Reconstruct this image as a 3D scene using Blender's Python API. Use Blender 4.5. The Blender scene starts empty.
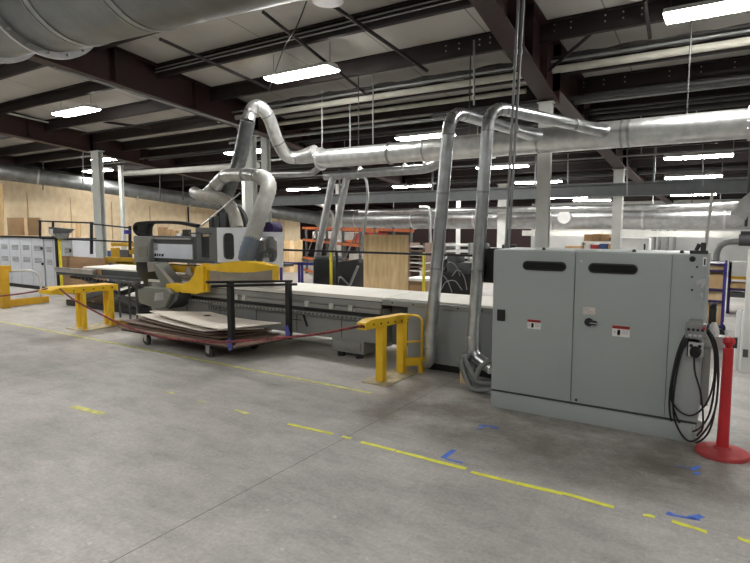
import bpy, bmesh, math, random
from mathutils import Vector, Matrix
random.seed(7)
SC = bpy.context.scene
COL = SC.collection
PI = math.pi

# ------------------------------------------------------------------ survey of the hall
F, CX, CY = 560.0, 375.0, 281.5
YAW, PITCH, EYE = math.radians(33.1), math.atan(55/560.0), 1.65
RT = Vector((math.cos(YAW), math.sin(YAW), 0))
FH = Vector((-math.sin(YAW), math.cos(YAW), 0))
FW = FH*math.cos(PITCH) + Vector((0, 0, -math.sin(PITCH)))
UP = FH*math.sin(PITCH) + Vector((0, 0, math.cos(PITCH)))
E0 = Vector((0, 0, EYE))
def ray(u, v): return RT*((u-CX)/F) + UP*((CY-v)/F) + FW
def FY(u, v, y): d = ray(u, v); return E0 + d*(y/d.y)
def FX(u, v, x): d = ray(u, v); return E0 + d*(x/d.x)
def FZ(u, v, z=0.0): d = ray(u, v); return E0 + d*((z-EYE)/d.z)
def FD(u, v, dep): return E0 + ray(u, v)*dep
def roof(y): return 4.1-.13*(y-8.3) if y < 14.5 else 3.294-.05*(y-14.5)
def on_roof(u, v, off):
    d = ray(u, v); t = .5
    while t < 40 and (E0+d*t).z < roof((E0+d*t).y)-off: t += .02
    return E0+d*t

# ------------------------------------------------------------------ materials
MATS = {}
def mat(name, col, rough=.5, metal=0.0, var=.12, scale=6.0, bump=0.0, bscale=40.0, emit=0.0, alpha=1.0, trans=0.0, stretch=None, col2=None):
    m = bpy.data.materials.new(name); m.use_nodes = True
    nt = m.node_tree; b = nt.nodes['Principled BSDF']
    b.inputs['Roughness'].default_value = rough
    b.inputs['Metallic'].default_value = metal
    c = (*col, 1)
    if emit:
        b.inputs['Base Color'].default_value = c
        b.inputs['Emission Color'].default_value = c
        b.inputs['Emission Strength'].default_value = emit
    else:
        tc = nt.nodes.new('ShaderNodeTexCoord'); mp = nt.nodes.new('ShaderNodeMapping')
        nt.links.new(tc.outputs['Object'], mp.inputs['Vector'])
        if stretch: mp.inputs['Scale'].default_value = stretch
        n = nt.nodes.new('ShaderNodeTexNoise'); n.inputs['Scale'].default_value = scale; n.inputs['Detail'].default_value = 5
        nt.links.new(mp.outputs['Vector'], n.inputs['Vector'])
        r = nt.nodes.new('ShaderNodeValToRGB')
        lo = col2 if col2 else tuple(x*(1-var) for x in col); hi = col if col2 else tuple(min(1, x*(1+var)) for x in col)
        r.color_ramp.elements[0].position = .32; r.color_ramp.elements[1].position = .68
        r.color_ramp.elements[0].color = (*lo, 1); r.color_ramp.elements[1].color = (*hi, 1)
        nt.links.new(n.outputs['Fac'], r.inputs['Fac']); nt.links.new(r.outputs['Color'], b.inputs['Base Color'])
        if bump:
            n2 = nt.nodes.new('ShaderNodeTexNoise'); n2.inputs['Scale'].default_value = bscale; n2.inputs['Detail'].default_value = 3
            nt.links.new(mp.outputs['Vector'], n2.inputs['Vector'])
            bp = nt.nodes.new('ShaderNodeBump'); bp.inputs['Strength'].default_value = bump; bp.inputs['Distance'].default_value = .02
            nt.links.new(n2.outputs['Fac'], bp.inputs['Height']); nt.links.new(bp.outputs['Normal'], b.inputs['Normal'])
    if trans: b.inputs['Transmission Weight'].default_value = trans
    if alpha < 1: b.inputs['Alpha'].default_value = alpha
    MATS[name] = m
    return m

GREY = mat('cabinet_grey_paint', (.385, .42, .412), .42, 0, .03, 2)
GREYD = mat('door_gap_shade', (.05, .055, .055), .7)
BLACK = mat('black_plastic', (.012, .012, .013), .45)
BLACKM = mat('black_steel', (.012, .012, .013), .38)
RUBBER = mat('black_rubber', (.015, .015, .016), .55)
WHITE = mat('white_paint', (.74, .75, .74), .5, 0, .04)
WHITEL = mat('sticker_white', (.8, .8, .78), .5, 0, .03)
REDL = mat('sticker_red', (.42, .03, .025), .5)
NOTE = mat('paper_note', (.68, .62, .58), .7)
INK = mat('ink_black', (.01, .01, .01), .6)
INKG = mat('ink_grey', (.25, .25, .25), .6)
GLASSD = mat('dark_window', (.012, .013, .014), .08)
REDP = mat('red_plastic', (.52, .022, .03), .42, 0, .08)
YELLOW = mat('yellow_paint', (.88, .55, .02), .42, 0, .08, 5)
MUSTARD = mat('mustard_paint', (.58, .33, .015), .45, 0, .1, 5)
YELLOWF = mat('yellow_fence', (.78, .66, .04), .45)
BLUEF = mat('blue_steel', (.035, .03, .25), .45)
MAROON = mat('maroon_steel', (.030, .010, .009), .55, 0, .25, 3)
MAROOND = mat('dark_purlin_steel', (.016, .009, .008), .6, 0, .3, 3)
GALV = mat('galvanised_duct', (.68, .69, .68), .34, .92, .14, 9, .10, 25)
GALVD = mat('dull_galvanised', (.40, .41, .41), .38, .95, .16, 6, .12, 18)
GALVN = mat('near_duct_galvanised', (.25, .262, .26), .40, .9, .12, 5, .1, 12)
RIBHOSE = mat('grey_flex_hose', (.46, .46, .43), .5, .1, .1, 12)
CONC_COL = mat('column_white', (.62, .63, .60), .6, 0, .08, 4)
COLG = mat('column_grey_green', (.50, .52, .49), .6, 0, .08, 4)
PIPE_W = mat('pale_pipe', (.58, .58, .54), .5, 0, .1, 4)
PIPE_D = mat('dark_pipe', (.05, .05, .05), .5, .3, .2)
PIPE_G = mat('grey_pipe', (.30, .31, .31), .45, .5, .15)
TRAYM = mat('tray_grey', (.17, .185, .19), .5, 0, .08)
MGREY = mat('machine_grey', (.275, .28, .265), .5, 0, .07, 3)
MGREYD = mat('machine_dark_grey', (.085, .09, .09), .5, 0, .1, 3)
MLIGHT = mat('machine_light_panel', (.80, .85, .93), .4, 0, .03)
MOLIVE = mat('machine_olive_grey', (.22, .225, .19), .5, 0, .08, 3)
ALU = mat('aluminium', (.6, .6, .6), .35, .8, .1)
SPOIL = mat('spoilboard', (.78, .76, .70), .75, 0, .05, 3)
SHEETW = mat('white_faced_sheet', (.84, .78, .70), .6, 0, .05, 3)
SHEETB = mat('brown_sheet_edge', (.16, .11, .085), .7, 0, .2, 6)
DECKW = mat('cart_deck_board', (.26, .17, .13), .7, 0, .2, 6)
CARDB = mat('cardboard', (.45, .29, .15), .8, 0, .12, 4)
ORANGE = mat('rack_orange', (.50, .12, .03), .5, 0, .12)
BLUETAPE = mat('blue_tape', (.08, .20, .72), .6, 0, .2, 14)
YTAPE = mat('yellow_tape', (.80, .80, .07), .6, 0, .15, 12)
YTAPEF = mat('faded_yellow_tape', (.68, .67, .22), .7, 0, .2, 12)
ROPE = mat('red_black_rope', (.40, .05, .06), .7, 0, .2, 22, col2=(.03, .02, .02))
WHEELM = mat('caster_grey', (.06, .06, .06), .5)
NAVY = mat('navy_label', (.03, .07, .22), .5)
CONDUIT = mat('grey_conduit', (.20, .21, .20), .5, 0, .15, 8)
PURPLE = mat('dark_violet_cover', (.035, .02, .09), .4)
INSUL_P = mat('pipe_insulation', (.50, .48, .41), .8, 0, .12, 5)
GLASSC = mat('clear_guard', (.10, .11, .11), .08, 0, .05, alpha=.35)

def wood(name, a, b, sc=(1, 1, 6), scale=2.5):
    m = mat(name, a, .7, 0, .1, scale, col2=b, stretch=sc); return m
PLY = wood('plywood_face', (.78, .60, .37), (.64, .46, .25), (1, 1, .35), 5)
PLYW = wood('plywood_wall', (.92, .77, .53), (.80, .63, .40), (1, 1, .6), 7)
PLYB = wood('plywood_brown', (.42, .27, .15), (.33, .2, .11), (.4, .4, 3), 5)
LUMB = wood('lumber', (.62, .43, .22), (.5, .33, .16), (2, 2, .3), 5)

# luminous diffuser
LAMP = mat('lamp_diffuser', (1.0, .98, .945), .5, emit=42.0)

# concrete floor
def floor_mat():
    m = bpy.data.materials.new('worn_concrete'); m.use_nodes = True
    nt = m.node_tree; L = nt.links; b = nt.nodes['Principled BSDF']
    tc = nt.nodes.new('ShaderNodeTexCoord')
    def noise(s, d, r=.6, sc=None):
        n = nt.nodes.new('ShaderNodeTexNoise'); n.inputs['Scale'].default_value = s; n.inputs['Detail'].default_value = d; n.inputs['Roughness'].default_value = r
        if sc:
            mp = nt.nodes.new('ShaderNodeMapping'); mp.inputs['Scale'].default_value = sc; L.new(tc.outputs['Object'], mp.inputs['Vector']); L.new(mp.outputs['Vector'], n.inputs['Vector'])
        else: L.new(tc.outputs['Object'], n.inputs['Vector'])
        return n
    def ramp(src, stops):
        r = nt.nodes.new('ShaderNodeValToRGB'); e = r.color_ramp.elements
        e[0].position, e[0].color = stops[0][0], (*[stops[0][1]]*3, 1); e[1].position, e[1].color = stops[-1][0], (*[stops[-1][1]]*3, 1)
        for p, c in stops[1:-1]: q = e.new(p); q.color = (c, c, c, 1)
        L.new(src, r.inputs['Fac']); return r
    def mul(a, bb, fac=1.0):
        x = nt.nodes.new('ShaderNodeMix'); x.data_type = 'RGBA'; x.blend_type = 'MULTIPLY'; x.inputs['Factor'].default_value = fac
        L.new(a, x.inputs['A']); L.new(bb, x.inputs['B']); return x.outputs['Result']
    big = ramp(noise(.55, 6, .62).outputs['Fac'], [(.30, .66), (.5, .92), (.70, 1.14)])
    mid = ramp(noise(3.2, 7, .7, (.6, 1.3, 1)).outputs['Fac'], [(.28, .72), (.5, .97), (.74, 1.16)])
    fine = ramp(noise(38, 4, .7).outputs['Fac'], [(.25, .80), (.75, 1.14)])
    speck = ramp(noise(85, 2, .5).outputs['Fac'], [(.26, .55), (.31, 1.0)])
    pale = ramp(noise(7, 5, .75, (1, .45, 1)).outputs['Fac'], [(.62, 1.0), (.74, 1.22)])
    base = nt.nodes.new('ShaderNodeRGB'); base.outputs[0].default_value = (.455, .438, .415, 1)
    c = mul(base.outputs[0], big.outputs['Color']); c = mul(c, mid.outputs['Color']); c = mul(c, fine.outputs['Color']); c = mul(c, speck.outputs['Color'], .5); c = mul(c, pale.outputs['Color'])
    scuff = ramp(noise(5.5, 8, .8, (1.6, .35, 1)).outputs['Fac'], [(.485, 1.0), (.5, 1.16), (.515, 1.0)]); c = mul(c, scuff.outputs['Color'])
    scr = ramp(noise(4.0, 8, .78, (.3, 1.5, 1)).outputs['Fac'], [(.486, 1.0), (.5, .84), (.514, 1.0)]); c = mul(c, scr.outputs['Color'])
    drop_ = ramp(noise(24, 2, .5).outputs['Fac'], [(.70, 1.0), (.725, 1.3)]); c = mul(c, drop_.outputs['Color'])
    sx0 = nt.nodes.new('ShaderNodeSeparateXYZ'); L.new(tc.outputs['Object'], sx0.inputs[0])
    def band(sock, a, b_, c_, d_):
        r = nt.nodes.new('ShaderNodeMapRange'); r.interpolation_type = 'SMOOTHSTEP'; r.inputs[1].default_value = a; r.inputs[2].default_value = b_; L.new(sock, r.inputs[0])
        q = nt.nodes.new('ShaderNodeMapRange'); q.interpolation_type = 'SMOOTHSTEP'; q.inputs[1].default_value = c_; q.inputs[2].default_value = d_; q.inputs[3].default_value = 1; q.inputs[4].default_value = 0; L.new(sock, q.inputs[0])
        m_ = nt.nodes.new('ShaderNodeMath'); m_.operation = 'MULTIPLY'; L.new(r.outputs[0], m_.inputs[0]); L.new(q.outputs[0], m_.inputs[1]); return m_.outputs[0]
    def prod(a, b_):
        m_ = nt.nodes.new('ShaderNodeMath'); m_.operation = 'MULTIPLY'; L.new(a, m_.inputs[0]); L.new(b_, m_.inputs[1]); return m_.outputs[0]
    blot = ramp(noise(1.6, 7, .72).outputs['Fac'], [(.36, 0.0), (.58, 1.0)])
    grime = prod(prod(band(sx0.outputs['X'], -3.4, -2.4, -.1, .8), band(sx0.outputs['Y'], 3.5, 4.1, 4.7, 5.3)), blot.outputs['Color'])
    gx = nt.nodes.new('ShaderNodeMix'); gx.data_type = 'RGBA'; gx.blend_type = 'MULTIPLY'; L.new(grime, gx.inputs['Factor']); L.new(c, gx.inputs['A']); gx.inputs['B'].default_value = (.55, .52, .48, 1); c = gx.outputs['Result']
    clean = prod(band(sx0.outputs['Y'], 4.4, 4.7, 7.5, 9.0), band(sx0.outputs['X'], -20, -16, -3.2, -2.5))
    cx_ = nt.nodes.new('ShaderNodeMix'); cx_.data_type = 'RGBA'; cx_.blend_type = 'MULTIPLY'; L.new(clean, cx_.inputs['Factor']); L.new(c, cx_.inputs['A']); cx_.inputs['B'].default_value = (1.25, 1.25, 1.24, 1); c = cx_.outputs['Result']
    # cast joints: dark lines in the slab
    sx = nt.nodes.new('ShaderNodeSeparateXYZ'); L.new(tc.outputs['Object'], sx.inputs[0])
    wob = noise(2.0, 3).outputs['Fac']
    def line(sock, pos, w):
        a = nt.nodes.new('ShaderNodeMath'); a.operation = 'SUBTRACT'; L.new(sock, a.inputs[0]); a.inputs[1].default_value = pos-.006
        ww = nt.nodes.new('ShaderNodeMath'); ww.operation = 'MULTIPLY_ADD'; L.new(wob, ww.inputs[0]); ww.inputs[1].default_value = -.012; L.new(a.outputs[0], ww.inputs[2])
        ab = nt.nodes.new('ShaderNodeMath'); ab.operation = 'ABSOLUTE'; L.new(ww.outputs[0], ab.inputs[0])
        lt = nt.nodes.new('ShaderNodeMath'); lt.operation = 'LESS_THAN'; L.new(ab.outputs[0], lt.inputs[0]); lt.inputs[1].default_value = w
        return lt.outputs[0]
    out = None
    for sock, pos, w in ((sx.outputs['X'], -2.52, .0032), (sx.outputs['X'], -6.6, .003), (sx.outputs['Y'], 9.0, .004), (sx.outputs['X'], 1.6, .003)):
        l = line(sock, pos, w)
        if out is None: out = l
        else:
            mx = nt.nodes.new('ShaderNodeMath'); mx.operation = 'MAXIMUM'; L.new(out, mx.inputs[0]); L.new(l, mx.inputs[1]); out = mx.outputs[0]
    x = nt.nodes.new('ShaderNodeMix'); x.data_type = 'RGBA'; L.new(out, x.inputs['Factor']); L.new(c, x.inputs['A']); x.inputs['B'].default_value = (.13, .12, .11, 1)
    L.new(x.outputs['Result'], b.inputs['Base Color'])
    rr = ramp(noise(1.8, 5).outputs['Fac'], [(.3, .42), (.7, .62)]); L.new(rr.outputs['Color'], b.inputs['Roughness'])
    bp = nt.nodes.new('ShaderNodeBump'); bp.inputs['Strength'].default_value = .12; bp.inputs['Distance'].default_value = .01
    L.new(fine.outputs['Color'], bp.inputs['Height']); L.new(bp.outputs['Normal'], b.inputs['Normal'])
    return m
FLOORM = floor_mat()

def ceil_mat():
    m = mat('roof_insulation_vinyl', (.44, .42, .385), .75, 0, .1, .8, .25, 3)
    nt = m.node_tree; b = nt.nodes['Principled BSDF']; L = nt.links
    src = b.inputs['Base Color'].links[0].from_socket
    tc = [n for n in nt.nodes if n.type == 'TEX_COORD'][0]
    n = nt.nodes.new('ShaderNodeTexNoise'); n.inputs['Scale'].default_value = .55; n.inputs['Detail'].default_value = 4; L.new(tc.outputs['Object'], n.inputs['Vector'])
    r = nt.nodes.new('ShaderNodeValToRGB'); r.color_ramp.elements[0].position = .66; r.color_ramp.elements[1].position = .72
    r.color_ramp.elements[0].color = (1, 1, 1, 1); r.color_ramp.elements[1].color = (.86, .78, .62, 1); L.new(n.outputs['Fac'], r.inputs['Fac'])
    x = nt.nodes.new('ShaderNodeMix'); x.data_type = 'RGBA'; x.blend_type = 'MULTIPLY'; x.inputs['Factor'].default_value = 1
    L.new(src, x.inputs['A']); L.new(r.outputs['Color'], x.inputs['B'])
    # seams of the blanket every 1.2 m
    sx = nt.nodes.new('ShaderNodeSeparateXYZ'); L.new(tc.outputs['Object'], sx.inputs[0])
    md = nt.nodes.new('ShaderNodeMath'); md.operation = 'PINGPONG'; L.new(sx.outputs['X'], md.inputs[0]); md.inputs[1].default_value = .75
    lt = nt.nodes.new('ShaderNodeMath'); lt.operation = 'LESS_THAN'; L.new(md.outputs[0], lt.inputs[0]); lt.inputs[1].default_value = .008
    y = nt.nodes.new('ShaderNodeMix'); y.data_type = 'RGBA'; L.new(lt.outputs[0], y.inputs['Factor']); L.new(x.outputs['Result'], y.inputs['A']); y.inputs['B'].default_value = (.16, .15, .14, 1)
    L.new(y.outputs['Result'], b.inputs['Base Color'])
    return m
CEILM = ceil_mat()

# ------------------------------------------------------------------ mesh builder
class G:
    def __init__(s): s.v = []; s.f = []
    def add(s, vs, fs):
        b = len(s.v); s.v += [Vector(p) for p in vs]; s.f += [tuple(b+i for i in f) for f in fs]; return s
    def bx(s, x0, x1, y0, y1, z0, z1):
        return s.add([(x0,y0,z0),(x1,y0,z0),(x1,y1,z0),(x0,y1,z0),(x0,y0,z1),(x1,y0,z1),(x1,y1,z1),(x0,y1,z1)],
                     [(0,3,2,1),(4,5,6,7),(0,1,5,4),(1,2,6,5),(2,3,7,6),(3,0,4,7)])
    def obox(s, c, ax, ay, az):           # centre and three half-axis vectors
        c = Vector(c); ax, ay, az = Vector(ax), Vector(ay), Vector(az)
        P = [c+ax*i+ay*j+az*k for k in (-1, 1) for i, j in ((-1,-1),(1,-1),(1,1),(-1,1))]
        return s.add(P, [(0,3,2,1),(4,5,6,7),(0,1,5,4),(1,2,6,5),(2,3,7,6),(3,0,4,7)])
    def bar(s, p0, p1, w, h=None, up=(0, 0, 1)):
        p0, p1 = Vector(p0), Vector(p1); h = h or w; d = (p1-p0); L = d.length; d.normalize(); u = Vector(up)
        if abs(d.dot(u)) > .95: u = Vector((0, 1, 0))
        sd = d.cross(u).normalized(); u = sd.cross(d).normalized()
        return s.obox((p0+p1)/2, d*(L/2), sd*(w/2), u*(h/2))
    def tube(s, pts, r, n=14, caps=True):
        pts = [Vector(p) for p in pts]; N = len(pts); rr = r if isinstance(r, (list, tuple)) else [r]*N
        T = []
        for i in range(N):
            a = pts[max(i-1, 0)]; b = pts[min(i+1, N-1)]
            d = ((pts[i]-a).normalized() if i > 0 else Vector()) + ((b-pts[i]).normalized() if i < N-1 else Vector())
            T.append(d.normalized() if d.length > 1e-6 else (b-a).normalized())
        ref = Vector((0, 0, 1)) if abs(T[0].z) < .9 else Vector((1, 0, 0))
        nv = T[0].cross(ref).normalized(); b0 = len(s.v); V = []; Fc = []
        for i in range(N):
            nv = (nv - T[i]*nv.dot(T[i])).normalized(); bn = T[i].cross(nv)
            for k in range(n):
                a = 2*PI*k/n; V.append(pts[i] + (nv*math.cos(a)+bn*math.sin(a))*rr[i])
        for i in range(N-1):
            for k in range(n):
                k2 = (k+1) % n; Fc.append((i*n+k, i*n+k2, (i+1)*n+k2, (i+1)*n+k))
        if caps: Fc.append(tuple(range(n-1, -1, -1))); Fc.append(tuple((N-1)*n+k for k in range(n)))
        return s.add(V, Fc)
    def cyl(s, p0, p1, r0, r1=None, n=18): return s.tube([p0, p1], [r0, r0 if r1 is None else r1], n)
    def prism(s, pts, vec):
        pts = [Vector(p) for p in pts]; vec = Vector(vec); n = len(pts)
        F_ = [tuple(range(n)), tuple(range(2*n-1, n-1, -1))] + [(i, i+n, (i+1) % n + n, (i+1) % n) for i in range(n)]
        return s.add(pts+[p+vec for p in pts], F_)
    def py(s, uv, y, t): return s.prism([FY(u, v, y) for u, v in uv], (0, t, 0))
    def lathe(s, c, prof, n=24):
        c = Vector(c); V = []; Fc = []
        for r, z in prof:
            for k in range(n): V.append(c+Vector((r*math.cos(2*PI*k/n), r*math.sin(2*PI*k/n), z)))
        for i in range(len(prof)-1):
            for k in range(n): Fc.append((i*n+k, i*n+(k+1) % n, (i+1)*n+(k+1) % n, (i+1)*n+k))
        Fc.append(tuple(range(n-1, -1, -1))); Fc.append(tuple((len(prof)-1)*n+k for k in range(n)))
        return s.add(V, Fc)
    def sph(s, c, r, n=14):
        m = n//2
        return s.lathe(c, [(max(.0004, r*math.sin(PI*i/m)), -r*math.cos(PI*i/m)) for i in range(m+1)], n)
    def slot(s, cx, z, w, h, y, t, n=10):     # stadium shape facing -y
        P = []; r = h/2
        for k in range(n+1): a = -PI/2+PI*k/n; P.append((cx+w/2-r+r*math.cos(a), y, z+r*math.sin(a)))
        for k in range(n+1): a = PI/2+PI*k/n; P.append((cx-w/2+r+r*math.cos(a), y, z+r*math.sin(a)))
        return s.prism(P, (0, t, 0))
    def build(s, name, m, parent=None, bevel=0.0, ang=38):
        me = bpy.data.meshes.new(name); me.from_pydata([tuple(p) for p in s.v], [], s.f)
        bm = bmesh.new(); bm.from_mesh(me)
        bmesh.ops.recalc_face_normals(bm, faces=bm.faces)
        if bevel:
            es = [e for e in bm.edges if len(e.link_faces) == 2 and e.calc_face_angle(0) > .6]
            bmesh.ops.bevel(bm, geom=es, offset=bevel, segments=2, affect='EDGES', profile=.6, clamp_overlap=True)
        bm.to_mesh(me); bm.free()
        for p in me.polygons: p.use_smooth = True
        me.set_sharp_from_angle(angle=math.radians(ang))
        me.materials.append(m)
        o = bpy.data.objects.new(name, me); COL.objects.link(o)
        if parent is not None: attach(o, parent)
        return o
def attach(o, parent):
    o.parent = parent
    if parent.type == 'EMPTY': o.matrix_parent_inverse = Matrix.Translation(-parent.location)
def tag(o, label=None, cat=None, group=None, kind=None):
    if label: o['label'] = label
    if cat: o['category'] = cat
    if group: o['group'] = group
    if kind: o['kind'] = kind
    return o
def thing(name, label, cat, loc=(0, 0, 0), group=None):
    o = bpy.data.objects.new(name, None); COL.objects.link(o); o.location = loc; o.empty_display_size = .1
    return tag(o, label, cat, group)
def copy_tree(o, loc=None, label=None, group=None):
    c = o.copy(); COL.objects.link(c)
    if loc is not None: c.location = loc
    if label: c['label'] = label
    if group: c['group'] = group
    for ch in [x for x in bpy.data.objects if x.parent == o]:
        d = ch.copy(); COL.objects.link(d); d.parent = c
        for g in [x for x in bpy.data.objects if x.parent == ch]:
            e = g.copy(); COL.objects.link(e); e.parent = d
    return c
def struct(o, label, cat, group=None): return tag(o, label, cat, group, 'structure')
def text(name, s, loc, size, m, parent, rot=(PI/2, 0, 0)):
    cu = bpy.data.curves.new(name, 'FONT'); cu.body = s; cu.size = size; cu.extrude = .0008; cu.align_x = 'CENTER'; cu.align_y = 'CENTER'
    cu.materials.append(m); f = bpy.data.objects.new(name+'_curve', cu); COL.objects.link(f); me = bpy.data.meshes.new_from_object(f); bpy.data.objects.remove(f)
    me.name = name; me.transform(Matrix.Translation(loc) @ Matrix.Rotation(rot[0], 4, 'X')); o = bpy.data.objects.new(name, me); COL.objects.link(o)
    attach(o, parent); return o
def bez(pts, n=8):                       # Catmull-Rom through points
    P = [Vector(p) for p in pts]; P = [P[0]*2-P[1]] + P + [P[-1]*2-P[-2]]; out = []
    for i in range(1, len(P)-2):
        a, b, c, d = P[i-1], P[i], P[i+1], P[i+2]
        for k in range(n):
            t = k/n; out.append(.5*((2*b)+(c-a)*t+(2*a-5*b+4*c-d)*t*t+(3*b-a-3*c+d)*t**3))
    out.append(P[-2]); return out
def fillet(pts, r, n=6):                 # straight runs joined by round elbows
    P = [Vector(p) for p in pts]; out = [P[0]]
    for i in range(1, len(P)-1):
        a = (P[i-1]-P[i]); b = (P[i+1]-P[i]); q = min(r, a.length*.48, b.length*.48)
        p0 = P[i]+a.normalized()*q; p2 = P[i]+b.normalized()*q
        for k in range(n+1):
            t = k/n; out.append(p0*(1-t)**2 + P[i]*2*t*(1-t) + p2*t*t)
    out.append(P[-1]); return out
def ring(g, p, d, r, w, n=24):
    p = Vector(p); d = Vector(d).normalized(); g.cyl(p-d*w/2, p+d*w/2, r, n=n)

# ================================================================== THE HALL
fl = G(); fl.bx(-36, 10, -10, 25, -.1, 0); struct(fl.build('floor', FLOORM), 'worn grey concrete floor with faded tape and scuffs', 'floor')
def slab(x0, x1, y0, y1, t):
    g = G(); g.add([(x0,y0,roof(y0)),(x1,y0,roof(y0)),(x1,y1,roof(y1)),(x0,y1,roof(y1)),(x0,y0,roof(y0)+t),(x1,y0,roof(y0)+t),(x1,y1,roof(y1)+t),(x0,y1,roof(y1)+t)],
                   [(0,3,2,1),(4,5,6,7),(0,1,5,4),(1,2,6,5),(2,3,7,6),(3,0,4,7)]); return g
c = slab(-36, 10, -10, 14.5, .15); c2 = slab(-36, 10, 14.5, 25, .15); c.add(c2.v, c2.f)
struct(c.build('ceiling', CEILM), 'sloping roof lined with pale vinyl faced insulation', 'ceiling')
WB = mat('far_wall_white', (.66, .67, .66), .7, 0, .06, 2)
WM = mat('far_wall_maroon', (.055, .032, .032), .7, 0, .2, 1)
WD = mat('side_wall_grey', (.22, .22, .21), .8, 0, .1, 1)
g = G(); g.bx(-7.6, 10, 24, 24.2, 0, roof(24)); struct(g.build('wall_back', WB), 'white block wall at the far end behind the grey electrical cabinet', 'wall')
g = G(); g.bx(-36, -7.6, 24, 24.2, 0, roof(24)); struct(g.build('wall_rear', WM), 'dark maroon far wall behind the machines', 'wall')
g = G(); g.bx(-36.2, -36, -10, 24, 0, 6.6); struct(g.build('wall_left', WD), 'grey wall at the far left end of the hall', 'wall')
g = G(); g.bx(10, 10.2, -10, 24, 0, 6.6); struct(g.build('wall_right', WD), 'grey side wall at the right end of the hall', 'wall')
g = G(); g.bx(-36, 10, -10.2, -10, 0, 6.6); struct(g.build('wall_front', WD), 'grey wall behind the viewpoint', 'wall')

# purlins: C sections running along x, with bolt holes near the laps
ys = [6.2+1.15*k for k in range(-13, 3)] + [8.5+.88*k for k in range(1, 18)]  # far ones set deeper and closer than real, to darken the far roof
for y in ys:
    if y < -9.8 or y > 23.5: continue
    zt = roof(y)
    g = G(); hp = .2 if y < 7 else .235; g.bx(-36, 10, y, y+.018, zt-hp, zt); g.bx(-36, 10, y-.055, y, zt-.018, zt); g.bx(-36, 10, y, y+.07, zt-hp, zt-hp+.016); g.bx(-36, 10, y-.012, y, zt-hp, zt-hp+.028)
    struct(g.build('roof_purlin', MAROOND), 'dark steel purlin running under the pale roof lining', 'purlin', 'purlins under the roof lining')
# bolts on the two nearest purlin laps
for yy, xs in ((7.35, (-3.6, -3.4, -3.1, -2.95, -2.3, -2.1, -1.9, -1.5, -1.3, -1.1)), (9.38, (-2.2, -1.9, -1.6, -1.0, -.6, -.2))):
    g = G(); zt = roof(yy)
    for x in xs:
        for dz in (-.06, -.13): g.cyl((x, yy-.004, zt+dz), (x, yy-.016, zt+dz), .010, n=8)
    struct(g.build('purlin_bolts', ALU), 'row of bolt heads on a purlin lap %s' % ('beside the large rafter' if yy < 8 else 'beyond the large rafter at right'), 'bolts')

# rafters: tapered I beams along y, deepest at their columns
def rafter(x, lbl, ycol):
    T = .015
    for (y0, y1, h0, h1) in ycol:
        g = G(); n = 8
        top = [(y0+(y1-y0)*k/n) for k in range(n+1)]
        hh = [h0+(h1-h0)*k/n for k in range(n+1)]
        web = [(x, y, roof(y)-T) for y in top] + [(x, y, roof(y)-T-h) for y, h in reversed(list(zip(top, hh)))]
        g.prism([(px-.012, py, pz) for px, py, pz in web], (.024, 0, 0))
        for k in range(n):
            a, b = top[k], top[k+1]
            g.bar((x, a, roof(a)-T), (x, b, roof(b)-T), .24, .02); g.bar((x, a, roof(a)-T-hh[k]), (x, b, roof(b)-T-hh[k+1]), .24, .024)
        for k in range(0, n+1, 2): g.bx(x-.11, x+.11, top[k]-.008, top[k]+.008, roof(top[k])-T-hh[k], roof(top[k])-T)
        struct(g.build('roof_rafter', MAROON), lbl, 'rafter', 'maroon rafters')
for x, l in ((-2.3, 'deep maroon steel rafter of the bay over the grey cabinet'), (-8.5, 'deep maroon steel rafter above the machine head'), (-14.5, 'deep maroon steel rafter at far left above the plywood wall'), (-20.5, 'maroon steel rafter at the far left end'), (3.5, 'maroon steel rafter beyond the right edge')):
    rafter(x, l, [(-9.8, 2.3, .5, .45), (2.3, 5.6, .46, .54), (5.6, 8.0, .54, .80), (8.0, 13.6, .62, .50), (13.6, 23.8, .40, .3)] if x > -8 else [(-9.8, 2.3, .6, .66), (2.3, 8.5, .66, .46), (8.5, 14.5, .46, .42), (14.5, 23.8, .40, .3)])

def hcolumn(x, y, z1, w, lbl, m, group=None, d=None):
    g = G(); d = d or w*.8
    g.bx(x-w/2, x+w/2, y-d/2, y-d/2+.02, 0.012, z1); g.bx(x-w/2, x+w/2, y+d/2-.02, y+d/2, 0.012, z1); g.bx(x-.012, x+.012, y-d/2+.01, y+d/2-.01, 0.012, z1)
    g.bx(x-w*.7, x+w*.7, y-d*.8, y+d*.8, 0, .02); g.bx(x-w*.62, x+w*.62, y-d*.7, y+d*.7, z1-.02, z1)
    struct(g.build('steel_column', m), lbl, 'column', group)
hcolumn(-2.33, 7.86, roof(7.86)-.815, .175, 'white painted steel column rising behind the grey cabinet', CONC_COL, None, .09)
hcolumn(-8.48, 8.35, roof(8.35)-.6, .20, 'pale steel column directly behind the machine head hoses', COLG)
hcolumn(-14.05, 8.4, roof(8.4)-.5, .31, 'wide pale steel column in front of the plywood wall', COLG, None, .14)
hcolumn(-2.33, 13.45, roof(13.45)-.52, .2, 'white steel column far behind the cabinet windows', CONC_COL)
pC = FY(122, 200, 10.6); hcolumn(pC.x, 10.6, roof(10.6)-.25, .15, 'slim pale steel post right of the wide left column', COLG, None, .08)
pC = FY(503, 200, 17.0); hcolumn(pC.x, 17.0, roof(17)-.2, .26, 'white steel column between the vertical ducts and the cabinet', CONC_COL)
pC = FY(458, 245, 20.0); hcolumn(pC.x, 20.0, roof(20)-.2, .14, 'thin white column between the two vertical ducts', CONC_COL)
pC = FY(339, 215, 15.2); hcolumn(pC.x, 15.2, roof(15.2)-.2, .17, 'white steel column by the orange pallet rack', CONC_COL)
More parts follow.
